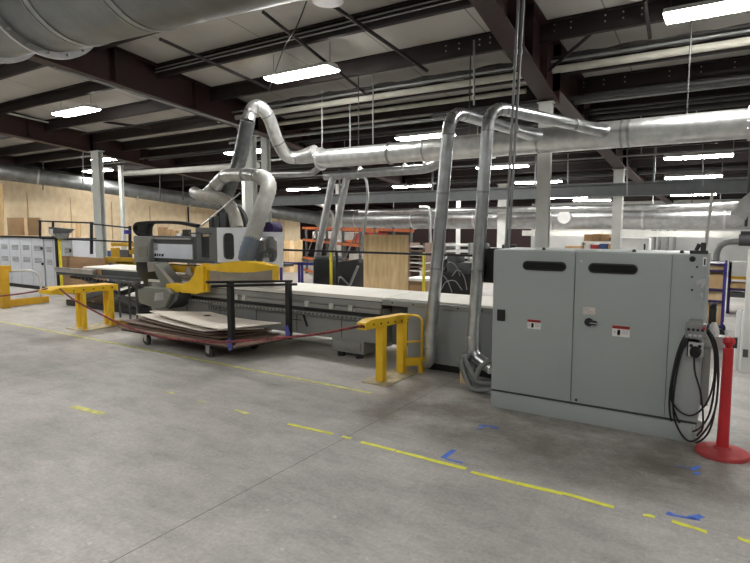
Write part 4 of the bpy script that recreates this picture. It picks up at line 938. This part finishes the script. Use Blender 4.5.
# mustard loading frame
t = thing('loading_frame', 'mustard steel loading frame behind the lift table left of the machine beam', 'frame', (-9.2, 7.5, 0))
def pyb(u0, v0, u1, v1, y, th, name, m, par): g = G(); a = FY(u0, v1, y); b = FY(u1, v0, y); g.bx(a.x, b.x, y, y+th, a.z, b.z); return g.build(name, m, par, .006)
pyb(111, 243, 139, 246, 7.5, .1, 'top_beam', MUSTD, t); pyb(111, 248, 116, 258, 7.5, .1, 'side_plate', MUSTD, t); pyb(129, 248, 139, 254, 7.5, .1, 'side_plate', MUSTD, t); pyb(104, 259, 150, 262.5, 7.42, .1, 'lower_beam', MUSTD, t)
pyb(116, 262, 133, 268, 7.42, .1, 'roller_bracket', MUSTD, t); pyb(103, 260, 106, 267, 7.42, .06, 'finger', MUSTD, t); pyb(120, 250, 128, 258, 7.5, .1, 'motor', MGREYD, t)
g = G()
for u in (113, 137): q = FY(u, 260, 7.55); g.bx(q.x-.04, q.x+.04, 7.55, 7.6, 0, q.z); g.build('leg', MOLIVE, t); g = G()

# ================================================================== LEFT BACKGROUND
WCAB = mat('white_cabinet_blue_grey', (.66, .69, .74), .45, 0, .03)
def wcab(u0, u1, v0, lbl, vents):
    y = 7.4; a = FY(u0, v0, y); b = FY(u1, v0, y)
    t = thing('white_cabinet', lbl, 'cabinet', ((a.x+b.x)/2, y, 0), 'white cabinets at left')
    g = G(); g.bx(a.x, b.x-.02, y, y+.6, .10, a.z); g.build('body', WCAB, t, .012)
    g = G(); g.bx(a.x, b.x, y+.03, y+.58, 0, .10); g.build('base', BLACK, t)
    g = G(); g.bx(a.x-.02, b.x, y-.02, y+.62, a.z, a.z+.03); g.build('top_edge', BLACK, t)
    g = G(); w = b.x-a.x
    for r_ in range(2):
        for k in range(vents):
            x = a.x+w*(k+.2)/vents
            for j in range(4): g.bx(x, x+w/vents*.6, y-.004, y+.004, a.z-.22-.32*r_-.035*j, a.z-.205-.32*r_-.035*j)
    g.build('vent_slots', INKG, t)
    g = G()
    for k in range(1, vents+1): g.bx(a.x+w*k/vents-.02, a.x+w*k/vents-.012, y-.003, y+.004, .12, a.z-.02)
    g.build('panel_seams', INKG, t)
    for zz in (.35, .75):
        g = G(); g.bx(b.x-.10, b.x-.05, y-.03, y, a.z-zz+.05, a.z-zz+.12); g.build('door_hinge', BLACK, t)
wcab(-30, 43, 236.5, 'white machine cabinet with vent slots at the left edge', 7)
wcab(44, 72, 239, 'narrower white machine cabinet behind the yellow fence post', 3)
for (us, l) in ((((6.4, 225), (21, 234)), 'cardboard box on the white cabinet at the left edge'), (((25.5, 225), (37, 234)), 'cardboard box on the white cabinet nearer the black rail')):
    (u0, v0), (u1, v1) = us; y = 7.7; a = FY(u0, v0, y); b = FY(u1, v1, y); w = (b.x-a.x)*.42; zb = FY(10, 236.5, 7.4).z+.032
    g = G(); c_ = Vector(((a.x+b.x)/2, y+.1, zb+.24)); g.obox(c_, (w*.75, -w*.45, 0), (w*.3, w*.5, 0), (0, 0, .24)); tag(g.build('cardboard_box', CARDB), l, 'box', 'cardboard boxes on the white cabinets')
# plywood wall
WL, WR = FD(-40, 200, 18.0), FD(300, 215, 23.2)
g = G(); g.prism([(WL.x, WL.y, 0), (WR.x, WR.y, 0), (WR.x, WR.y, 2.05), (WL.x, WL.y, 3.3)], (-.15, .08, 0))
struct(g.build('wall_plywood', PLYW), 'tall pale plywood partition behind the left half of the machine', 'wall')
g = G()
for k in range(9):
    s = k/9; q = Vector((WL.x, WL.y, 0)).lerp(Vector((WR.x, WR.y, 0)), s+.05); g.bar(q+Vector((.02, -.01, 0)), q+Vector((.02, -.01, 2.9-1.1*s)), .02, .02)
struct(g.build('trim_1', mat('ply_batten', (.55, .40, .22), .7)), 'thin joint battens on the plywood partition', 'trim')
# leaning boards along plywood wall
dW = (Vector((WR.x, WR.y, 0))-Vector((WL.x, WL.y, 0))).normalized(); nW = Vector((dW.y, -dW.x, 0))
def leaner(u, v0, wpx, lbl, m, dep=None):
    q = FD(u, 250, dep); sc = dep/560; base = Vector((q.x, q.y, 0)); top = EYE+(226-v0)*sc
    g = G(); g.obox(base+nW*.2+Vector((0, 0, top/2)), RT*(wpx*sc/2), FH*.02, Vector((0, 0, top/2))+FH*.10); tag(g.build('leaning_board', m), lbl, 'board', 'boards leaning on the plywood wall')
leaner(285, 240, 5, 'leaning board right of the machine head, leftmost', LUMB, 20.5); leaner(290, 240, 4, 'leaning board right of the machine head, second', PLY, 20.5); leaner(294.5, 241, 4, 'leaning board right of the machine head, third', LUMB, 20.5); leaner(298.5, 239, 4, 'leaning board right of the machine head, rightmost', PLY, 21.2)
leaner(78, 222, 5, 'narrow board leaning left of the wide column', LUMB, 16.6); leaner(66, 222, 6, 'pale board leaning above the lift table', PLY, 16.6); leaner(3, 185, 6, 'tall board leaning at the left edge', LUMB, 17.5)
# shelf with cartons seen through the energy chain loop
t = thing('storage_shelf', 'dark shelf holding cartons behind the machine beam', 'shelf', FD(170, 250, 15).xy.to_3d())
q0 = FD(155, 237, 15.0); q1 = FD(190, 237, 15.0); sd = (q1-q0).normalized(); sd.z = 0; zz = 1.65-11.0*15/560
g = G(); cc = (q0+q1)/2; cc.z = zz-.03; g.obox(cc, sd*.55, FH*.3, (0, 0, .03)); g.build('shelf_board', MGREYD, t)
for s in (-.5, .5):
    g = G(); g.obox((cc.x+sd.x*s, cc.y+sd.y*s, zz/2-.03), sd*.03, FH*.28, (0, 0, zz/2-.03)); g.build('upright', MGREYD, t)
for (u, w, v, l, m) in ((163, 7, 226.5, 'tall brown carton on the shelf behind the machine beam', CARDB), (169.5, 5.5, 229, 'brown carton second from left behind the machine beam', CARDB), (175, 5, 230, 'small brown carton in the middle of the shelf', CARDB), (180.5, 5, 233, 'low pale carton on the shelf behind the machine beam', WHITE), (187, 6, 229, 'dark bin at the right end of the shelf behind the beam', BLACK)):
    q = FD(u, 237, 15.0); hgt = (237-v)*15/560; g = G(); g.obox((q.x, q.y, zz+hgt/2+.001), sd*(w*15/560/2*.96), FH*.12, (0, 0, hgt/2)); tag(g.build('carton', m), l, 'box', 'cartons behind the machine beam')

# perimeter fence with yellow posts and black rails
YF = 7.3; zr = 1.245
t = thing('perimeter_fence', 'low safety fence of black rails on yellow posts behind the machine', 'fence', (-5, YF, 0))
for u in (331, 424): q = FY(u, 260, YF); g = G(); g.bx(q.x-.018, q.x+.018, YF-.018, YF+.018, 0, zr+.02); g.build('post', YELLOWF, t, .004)
g = G(); g.bx(-7.6, -2.9, YF-.02, YF+.02, zr-.016, zr+.016); g.build('top_rail', BLACK, t)
g = G(); g.bx(-7.6, -2.9, YF-.01, YF+.01, .35, .39); g.build('bottom_rail', BLACK, t)
for u in (337,): q = FY(u, 260, YF); g = G(); g.bx(q.x-.012, q.x+.012, YF-.012, YF+.012, .3, zr); g.build('stay', BLACK, t)
# black tube frame with post at left
YB = 7.15
t = thing('left_fence', 'black tube fence frame with one yellow post beside the white cabinets', 'fence', (-12, YB, 0))
q = FY(60.5, 265, YB-.05); g = G(); g.bx(q.x-.03, q.x+.025, YB-.07, YB-.02, 0, FY(60, 238, YB).z); g.build('post', YELLOWF, t, .004)
g = G(); q = FY(57.5, 260, YB); g.bx(q.x-.03, q.x+.03, YB-.03, YB+.03, 0, FY(57, 238, YB).z); g.build('black_post', BLACK, t)
def pyl(u0, v0, u1, v1, y, w, name='rail'): g = G(); g.bar(FY(u0, v0, y), FY(u1, v1, y), w, w); return g.build(name, BLACK, t)
pyl(39, 221, 93, 223, YB, .035); pyl(40, 221, 40, 238, YB, .04); pyl(53, 221, 53, 237, YB, .04); pyl(91.5, 222, 91.5, 254, YB, .05); pyl(40, 238, 132, 242, YB, .035); pyl(93, 224, 131, 228, YB, .03); pyl(130, 226, 130, 250, YB, .045)
g = G(); g.bx(FY(129, 235, YB).x, FY(133, 235, YB).x, YB-.12, YB-.03, FY(129, 234, YB).z, FY(129, 230, YB).z); g.build('blue_button', BLUEF, t, .01)
t = thing('tilted_tray', 'dark tilted tray on top of the yellow post at left', 'tray', FY(60, 238, YB-.3))
g = G(); g.py([(48, 227), (70, 229), (66, 233), (52, 233)], YB-.13, .12); g.build('tray_body', MGREYD, t, .01)
g = G(); g.py([(53, 233), (66, 233), (64, 239), (57, 239)], YB-.12, .1); g.build('tray_bracket', PIPE_G, t, .01)
g = G(); g.py([(48, 229), (52, 229), (52, 236), (49, 234)], YB-.15, .08); g.build('side_cap', PIPE_W, t, .006)
for (u0, u1, l) in ((72, 87, 'navy blue bin behind the left fence'), (104, 112, 'navy blue bin right of the wide left column')):
    y = 9.6; a = FY(u0, 258, y); b = FY(u1, 251, y); g = G(); g.bx(a.x, b.x, y, y+.3, 0, b.z); tag(g.build('blue_bin', NAVY), l, 'bin', 'navy bins behind the left fence')

# blue low barrier
t = thing('blue_barrier', 'low blue steel barrier between the machine head and orange rack', 'barrier', FY(300, 300, 9))
y = 9.0
for u in (299, 302, 281): q = FY(u, 262, y); g = G(); g.bx(q.x-.02, q.x+.02, y-.02, y+.02, 0, q.z); g.build('post', BLUEF, t)
a = FY(280, 261.5, y); b = FY(313, 262.5, y); g = G(); g.bx(a.x, b.x, y-.02, y+.02, a.z-.05, a.z); g.build('rail', BLUEF, t)

# orange pallet rack
t = thing('pallet_rack', 'orange and dark pallet rack behind the leaning drop pipes', 'rack', FD(330, 250, 17))
P0, P1 = FD(303, 226, 20.0), FD(378, 226, 14.0)
dR = (P1-P0); dR.z = 0; LR = dR.length; dR.normalize(); nR = Vector((-dR.y, dR.x, 0))
def rp(s, z, off=0): q = P0+dR*(LR*s)+nR*off; return Vector((q.x, q.y, z))
for zz, m in ((1.60, ORANGE), (1.18, ORANGE), (.55, ORANGE), (.12, ORANGE)):
    for off in (0, 1.0): g = G(); g.bar(rp(0, zz, off), rp(1, zz-.06, off), .05, .08); g.build('beam', ORANGE, t)
for s in (.06, .24, .40, .62, .82, .98):
    for off in (0, 1.0): g = G(); g.bar(rp(s, 0, off), rp(s, 1.62, off), .06, .06); g.build('upright', MGREYD, t)
for s in (.08, .64):
    g = G(); g.bar(rp(s, .7), rp(s+.14, 1.5), .03, .03); g.build('brace', PIPE_G, t)
for k, (s, zz, w, l, m) in enumerate(((.15, 1.24, .5, 'pale bundle on the rack shelf at left', WHITE), (.5, 1.24, .6, 'grey bundle on the middle of the rack shelf', PIPE_W), (.75, 1.24, .5, 'red bundle on the right of the rack shelf', REDL), (.72, .62, .7, 'grey carton low on the orange rack', PIPE_W))):
    g = G(); g.obox(rp(s, zz+.12, .5), dR*w, nR*.3, (0, 0, .11)); tag(g.build('rack_load', m), l, 'bundle', 'loads on the orange rack')

# black machines and upright plywood panel
t = thing('black_housing', 'upright black machine housing just left of a yellow fence post', 'machine housing', FY(322, 300, 9.2))
a = FY(313, 259, 9.2); b = FY(330, 259, 9.2)
g = G(); g.bx(a.x, b.x, 9.2, 9.8, 0, a.z); g.build('body', BLACK, t, .03)
g = G(); g.bx(a.x+.05, b.x-.05, 9.2, 9.7, a.z, a.z+.06); g.build('lid', MGREYD, t, .01)
t = thing('black_hopper', 'black machine with tapering hopper side, between fence post and plywood panel', 'machine', FY(346, 300, 9.0))
g = G(); g.py([(336, 262), (358, 259), (359, 266), (352, 285), (349, 300), (336, 300)], 9.0, .6); g.build('hopper_body', BLACK, t, .02)
g = G(); q = FY(341, 281, 8.95); g.tube(bez([FY(337, 284, 8.94), FY(340, 277, 8.94), FY(346, 282, 8.94), FY(352, 290, 8.94)], 6), .02, 8); g.build('hose', PIPE_G, t)
g = G(); g.bar(FY(350, 285, 8.96), FY(358, 266, 8.96), .04, .04); g.build('edge_strip', PIPE_G, t)
g = G(); a = FY(336, 300, 9.0); b = FY(349, 300, 9.0); g.bx(a.x, b.x, 9.0, 9.6, 0, a.z+.02); g.build('base', BLACK, t)
YP = 8.3; a = FY(363.5, 235, YP); b = FY(408, 235, YP)
t = thing('plywood_panel', 'tall plywood panel standing upright behind the machine bed', 'panel', ((a.x+b.x)/2, YP, 0))
g = G(); g.bx(a.x, b.x, YP, YP+.03, .05, FY(363, 234.5, YP).z); g.build('sheet', wood('plywood_grain', (.80, .60, .35), (.58, .40, .19), (5, 1, .7), 3), t)
g = G(); g.bx(a.x+.05, b.x-.05, YP-.1, YP+.4, 0, .05); g.bx(a.x+.1, a.x+.15, YP+.03, YP+.08, .05, 1.4); g.bx(b.x-.15, b.x-.1, YP+.03, YP+.08, .05, 1.4); g.build('back_stand', LUMB, t)

# right-hand machine with hoses between and behind the vertical ducts
t = thing('spindle_unit', 'black machine unit with grey hoses seen between the vertical ducts', 'machine', FY(450, 300, 8.2))
g = G(); a = FY(434, 272, 8.2); b = FY(470, 272, 8.2); g.bx(a.x, b.x, 8.2, 8.7, 0, a.z); g.build('body', BLACK, t, .02)
for (u, v, w, h_) in ((438, 262, .22, .25), (452, 258, .18, .35), (463, 266, .2, .2)): q = FY(u, v, 8.25); g = G(); g.bx(q.x-w/2, q.x+w/2, 8.25, 8.55, a.z, q.z+.05); g.build('motor', MGREYD, t, .01)
for pp in (((437, 284), (441, 275), (447, 280), (452, 292)), ((441, 290), (446, 282), (455, 281), (462, 290)), ((452, 276), (458, 270), (464, 277), (467, 290)), ((444, 270), (449, 262), (456, 266), (460, 276))):
    g = G(); g.tube(bez([FY(u, v, 8.13) for u, v in pp], 6), .008, 8); g.build('hose', PIPE_G, t)
t = thing('pallet_shelf', 'shelf of stacked white trays left of the right vertical duct', 'shelf', FY(456, 300, 13))
for k in range(6): a = FY(444, 244+6*k, 13.0); b = FY(470, 244+6*k, 13.0); g = G(); g.bx(a.x, b.x, 13.0, 13.6, a.z-.05, a.z); g.build('tray', WHITE, t)
for u in (445, 469): q = FY(u, 243, 13.0); g = G(); g.bx(q.x-.03, q.x+.03, 13.0, 13.6, 0, q.z); g.build('upright', PIPE_G, t)
t = thing('tray_rack', 'small rack of pale trays right of the plywood panel', 'rack', FY(418, 300, 12))
for k in range(7): a = FY(408, 246+4*k, 12.0); b = FY(425, 246+4*k, 12.0); g = G(); g.bx(a.x, b.x, 12.0, 12.5, a.z-.03, a.z); g.build('tray', (PIPE_W, SHEETB)[k % 2], t)
for u in (409, 424): q = FY(u, 243, 12.0); g = G(); g.bx(q.x-.03, q.x+.03, 12.0, 12.5, 0, q.z); g.build('upright', SHEETB, t)
t = thing('work_bench', 'white topped bench right of the plywood panel behind the yellow post', 'bench', FY(418, 300, 10))
a = FY(405, 278, 10.0); b = FY(425, 278, 10.0); g = G(); g.bx(a.x, b.x, 10, 10.6, a.z-.05, a.z); g.build('bench_top', WHITE, t)
g = G(); g.bx(a.x+.05, b.x-.05, 10.1, 10.5, 0, a.z-.05); g.build('cupboard', PLYB, t)

# ================================================================== RIGHT BACKGROUND
YR = 19.2
t = thing('white_shelf', 'white shelf unit with cartons far behind the cabinet', 'shelf', FY(602, 250, YR))
def pybx(u0, u1, v0, v1, y, th, name, m, par=None): a = FY(u0, v1, y); b = FY(u1, v0, y); g = G(); g.bx(a.x, b.x, y, y+th, a.z, b.z); return g.build(name, m, par)
pybx(582, 619, 241.5, 243, YR, .5, 'shelf_board', WHITE, t); pybx(582, 619, 250, 251.5, YR, .5, 'shelf_board', WHITE, t)
for u in (582, 618): q = FY(u, 241, YR); g = G(); g.bx(q.x-.03, q.x+.03, YR, YR+.5, 0, q.z); g.build('upright', WHITE, t)
for k, (u0, u1, v0, v1, m, l) in enumerate(((584, 592, 234.5, 241.5, CARDB, 'tan carton on top of the white shelf, leftmost'), (592.5, 600, 234, 241.5, CARDB, 'tan carton on top of the white shelf, second'), (600.5, 609, 234.5, 241.5, CARDB, 'tan carton on top of the white shelf, third'), (609.5, 617, 237.5, 241.5, SHEETB, 'flat brown carton on top of the white shelf, rightmost'), (584, 590, 244, 250, WHITE, 'pale box on the lower shelf behind the cabinet'), (590.5, 598, 245, 250, REDL, 'red box on the lower shelf behind the cabinet'), (599, 607, 244, 250, NAVY, 'navy box on the lower shelf behind the cabinet'), (608, 617, 244.5, 250, CARDB, 'brown box on the lower shelf behind the cabinet'))):
    tag(pybx(u0, u1, v0, v1, YR+.05, .4, 'carton', m), l, 'box', 'cartons on the white shelf')
q = FY(572, 246, YR-.4); g = G(); g.bx(FY(565, 246, 18.8).x, FY(581, 246, 18.8).x, 18.8, 19.1, 0, q.z); tag(g.build('tall_carton', CARDB), 'tan carton stack just left of the white shelf', 'box')
t = thing('white_fridge', 'white box unit with a dark handle right of the white shelf', 'cabinet', FY(635, 250, 19))
a = FY(620, 238, 19); b = FY(649, 238, 19); g = G(); g.bx(a.x, b.x, 19, 19.6, 0, a.z); g.build('body', WHITE, t, .02); pybx(643.5, 645.5, 244, 250, 18.97, .03, 'handle', BLACK, t)
for (u, w, l) in ((654, .09, 'dark narrow duct drop on the far white wall, left of the white fittings'), (660, .05, 'thin pipe on the far white wall, left one'), (668, .05, 'thin pipe on the far white wall, middle one'), (675, .05, 'thin pipe on the far white wall, right one')):
    q = FY(u, 230, 23.6); g = G(); g.cyl((q.x, 23.6, 0), (q.x, 23.6, q.z), w, n=10); tag(g.build('wall_pipe', PIPE_G), l, 'pipe')
# long beam under the far duct and pipes
g = G(); a = FY(680, 238, 21); g.bx(-7, 3, 21, 21.2, 1.30, 1.5); tag(g.build('far_beam', PIPE_W), 'pale horizontal beam on the far wall below the far duct', 'beam')
# arched grey pipe at right
t = thing('arched_pipe', 'grey pipe arching over the rolling rack at the right edge', 'pipe', FY(714, 270, 9.5))
g = G(); g.tube(fillet([FY(716, 300, 10.7), FY(716, 241, 10.7), FY(760, 242, 10.5)], .28, 7), .05, 16); g.build('pipe_run', PIPE_G, t)
q = FY(716, 262, 10.7); g = G(); ring(g, q, (0, 0, 1), .065, .05, 16); g.build('coupling', PIPE_D, t)
g = G(); g.cyl((q.x, 10.7, 0), (q.x, 10.7, q.z), .045); g.build('stand', PIPE_G, t)
t = thing('wall_motor', 'dark motor unit hanging at the right edge below the white hose', 'motor', FY(746, 245, 10))
q = FY(745, 240, 10.0); g = G(); g.cyl(q-Vector((.08, 0, 0)), q+Vector((.2, 0, 0)), .09, n=20); g.build('motor_body', MGREYD, t, .02)
g = G(); g.bx(q.x-.06, q.x+.1, 9.95, 10.05, q.z+.08, q.z+.13); g.cyl(q+Vector((0, 0, .2)), (q.x, 10.0, roof(10)), .02); g.build('bracket', PIPE_D, t)
h = bez([(.9, 7.62, 2.66), FY(775, 172, 7.9), FY(757, 196, 7.9), FY(748, 203.5, 7.9), FY(741, 212, 7.9), FY(738, 217, 7.9)], 5)
g = G(); ribbed(g, h, .085, .04, 18, .05); tag(g.build('white_hose', mat('white_hose', (.62, .63, .62), .5, 0, .06)), 'white ribbed hose stub hanging at the right edge', 'hose')
g = G(); g.cyl(FY(660, 210, 16.3), FY(770, 203, 14), .08); q = FY(720, 206, 15); g.cyl(q, (q.x, 15, roof(15)-.02), .01, n=6); tag(g.build('far_pipe', GALVD), 'pale pipe sloping up to the right edge in front of the far duct', 'pipe')
# rolling rack with wood panels
YK = 9.6
t = thing('rolling_rack', 'violet framed rolling rack holding plywood pieces right of the cabinet', 'rack', FY(718, 320, YK))
a = FY(706, 262, YK); b = FY(725.5, 262, YK); zt = a.z; z0 = .16
for x in (a.x, b.x):
    for y in (YK, YK+.6): g = G(); g.bx(x-.016, x+.016, y-.016, y+.016, z0, zt); g.build('upright', BLUEF, t)
for z in (.18, .55, .72, 1.0, zt-.03): g = G(); g.bx(a.x, b.x, YK-.02, YK+.62, z-.015, z+.015); g.build('shelf', PURPLE, t)
for x in (a.x+.03, b.x-.03):
    for y in (YK+.02, YK+.58): g = G(); g.cyl((x, y-.02, .075), (x, y+.02, .075), .075, n=18); g.build('caster_wheel', BLACK, t, .003); g = G(); g.bx(x-.02, x+.02, y-.03, y+.03, .14, .165); g.build('caster_fork', PIPE_G, t)
for (z0_, z1_, x0_, x1_, l, m) in ((1.02, zt-.05, .03, .97, 'large plywood piece on the top shelf of the rolling rack', PLY), (.74, .95, .05, .95, 'plywood piece on the middle shelf of the rolling rack', LUMB), (.57, .69, .02, .98, 'thin plywood offcut on the lower middle shelf of the rack', PLY), (.20, .52, .04, .3, 'left plywood block on the bottom shelf of the rack', LUMB), (.20, .52, .7, .96, 'right plywood block on the bottom shelf of the rack', LUMB), (.20, .46, .36, .64, 'dark box on the bottom shelf of the rack', BLACK)):
    w = b.x-a.x; g = G(); g.bx(a.x+w*x0_, a.x+w*x1_, YK+.02, YK+.5, z0_, z1_); tag(g.build('wood_piece', m), l, 'wood piece', 'pieces on the rolling rack')
# white board and shelf behind the rack
t = thing('white_board_rack', 'white panel rack with yellowish shelves beside the rolling rack', 'rack', FY(738, 300, 12.5))
y = 12.5
for u0, u1, v0, v1, m, nm in ((729, 752, 262, 276, WHITE, 'back_panel'), (729, 752, 277, 279, MUSTARD, 'shelf'), (729, 752, 284, 288, LUMB, 'shelf'), (729, 752, 289, 290.5, PURPLE, 'frame_bar'), (729, 752, 294, 297, MGREYD, 'frame_bar')): pybx(u0, u1, v0, v1, y, .4, nm, m, t)
a = FY(729, 262, y); g = G(); g.bx(a.x, a.x+.05, y, y+.4, 0, a.z); g.bx(.35, .4, y, y+.4, 0, a.z); g.build('upright', PURPLE, t)
# white bollards and white column at right edge
for (u, v, w, vt, l) in ((735.5, 369, 4.5, 309, 'white bollard right of the red stanchion, left one'), (741, 371, 4.5, 310, 'white bollard right of the red stanchion, right one')):
    q = FZ(u, v); r_ = w/2*q.y*.85/560; g = G(); hh = 1.65-(vt-226)*(1.65/(v-226)); g.lathe(q, [(r_, 0), (r_, hh-.02), (r_*.8, hh-.004), (r_*.3, hh)], 16); tag(g.build('bollard', WHITE), l, 'bollard', 'white bollards')
q = FZ(750, 374); t = thing('white_column', 'thick white column cut by the right edge', 'column', (q.x+.1, q.y, 0)); t['kind'] = 'structure'
x0 = FY(745, 300, q.y).x; g = G(); g.bx(x0, x0+.3, q.y, q.y+.25, 0, FY(745, 250, q.y).z); g.build('shaft', WHITE, t, .01)
g = G(); a = FY(745, 352, q.y-.004); g.bx(a.x-.02, a.x+.03, q.y-.006, q.y, a.z-.06, a.z+.03); g.build('small_plate', MGREYD, t)

# ================================================================== FLOOR TAPE
def strip(x0, x1, y, w, m, lbl, seed=0, ang=0.0):
    rnd = random.Random(seed); n = max(3, int((x1-x0)/.06)); up = []; lo = []
    for k in range(n+1):
        x = x0+(x1-x0)*k/n; j = .12 if n > 3 else .3
        up.append((x, y+ang*(x-x0)+w/2*(1-rnd.random()*j*2), .0018)); lo.append((x, y+ang*(x-x0)-w/2*(1-rnd.random()*j*2), .0018))
    g = G(); V = up+lo; V = V+[(a, b, .0004) for a, b, c in V]; m_ = n+1
    Fc = []
    for k in range(n): Fc += [(k, m_+k, m_+k+1, k+1), (k, k+1, 2*m_+k+1, 2*m_+k), (m_+k, 3*m_+k, 3*m_+k+1, m_+k+1)]
    Fc += [(0, 2*m_, 3*m_, m_), (n, m_+n, 3*m_+n, 2*m_+n)]
    g.add(V, Fc); return tag(g.build('floor_tape', m), lbl, 'floor tape', 'tape on the floor')
def strip_px(u0, v0, u1, v1, w, m, lbl, seed=0):
    a, b = FZ(u0, v0), FZ(u1, v1); return strip(a.x, b.x, a.y, w, m, lbl, seed, (b.y-a.y)/(b.x-a.x))
strip_px(-30, 315.5, 371, 393, .052, YTAPEF, 'long thin yellow tape line running in front of the cart', 1)
strip_px(288, 424, 333, 434, .040, YTAPE, 'yellow tape dash left of the floor joint', 2)
strip_px(342, 436.5, 351, 438.5, .04, YTAPE, 'tiny yellow tape scrap at the floor joint', 3)
strip_px(361, 442, 395, 450.5, .042, YTAPE, 'yellow tape dash just right of the floor joint', 4)
strip_px(396, 451, 466, 469, .046, YTAPE, 'bright yellow tape strip below the blue tape mark', 5)
strip_px(471, 472, 515, 483, .042, YTAPE, 'yellow tape strip second from the long bright one', 6)
strip_px(516, 483, 563, 494, .046, YTAPE, 'yellow tape strip in the middle of the near floor', 7)
strip_px(562, 493, 614, 507.5, .04, YTAPE, 'yellow tape strip tapering at its right end', 8)
strip_px(643, 515, 655, 517, .04, YTAPE, 'small yellow tape scrap near the lower blue mark', 9)
strip_px(672, 521, 707, 532, .05, YTAPE, 'short yellow tape dash under the lower blue mark', 10)
strip_px(738, 538, 756, 544, .05, YTAPE, 'yellow tape piece cut by the right edge', 11)
strip_px(73, 406.5, 103, 414, .075, YTAPEF, 'faded yellow tape patch on the left floor', 12)
strip_px(235, 410, 248, 414, .05, YTAPEF, 'small faded yellow tape piece on the middle floor', 13)
strip_px(166, 392, 174, 393.5, .04, YTAPEF, 'tiny pale tape scrap in front of the cart', 14)
strip_px(198, 401, 206, 402.5, .03, YTAPEF, 'tiny pale tape scrap right of the faded patch', 15)
def blue(pts, lbl):
    g = G()
    for (u0, v0, u1, v1, w) in pts:
        a, b = FZ(u0, v0), FZ(u1, v1); a.z = b.z = .0012; g.bar(a, b, w, .0014)
    tag(g.build('blue_tape_mark', BLUETAPE), lbl, 'floor tape', 'blue tape marks')
blue([(479, 425, 497, 427, .022), (478, 429, 488, 425.5, .02), (490, 428, 500, 429, .012)], 'faint blue tape mark in front of the cabinet doors')
blue([(443, 458, 454, 450, .04), (446, 459, 463, 463, .02)], 'bright blue tape corner above the yellow strip')
blue([(692, 470, 699, 466.5, .035), (694, 474, 700, 473, .03), (675, 466, 690, 468, .008)], 'blue tape scrap in front of the red stanchion')
blue([(666, 514, 700, 520, .022), (690, 518, 702, 516, .04), (668, 512, 674, 515, .02)], 'blue tape strip lowest on the floor at right')

# ------------------------------------------------------------------ camera, world, colour
cam = bpy.data.cameras.new('camera'); co = bpy.data.objects.new('camera', cam); COL.objects.link(co); SC.camera = co
cam.sensor_width = 36; cam.lens = F/750*36; cam.clip_end = 200; cam.clip_start = .05
co.matrix_world = Matrix.Translation(E0) @ Matrix((RT, UP, -FW)).transposed().to_4x4()
w = bpy.data.worlds.new('hall_air'); SC.world = w; w.use_nodes = True
w.node_tree.nodes['Background'].inputs[0].default_value = (.9, .95, 1, 1); w.node_tree.nodes['Background'].inputs[1].default_value = .02
vs = SC.view_settings; vs.view_transform = 'Standard'; vs.look = 'None'; vs.gamma = 1; vs.use_curve_mapping = False; vs.exposure = 0.70
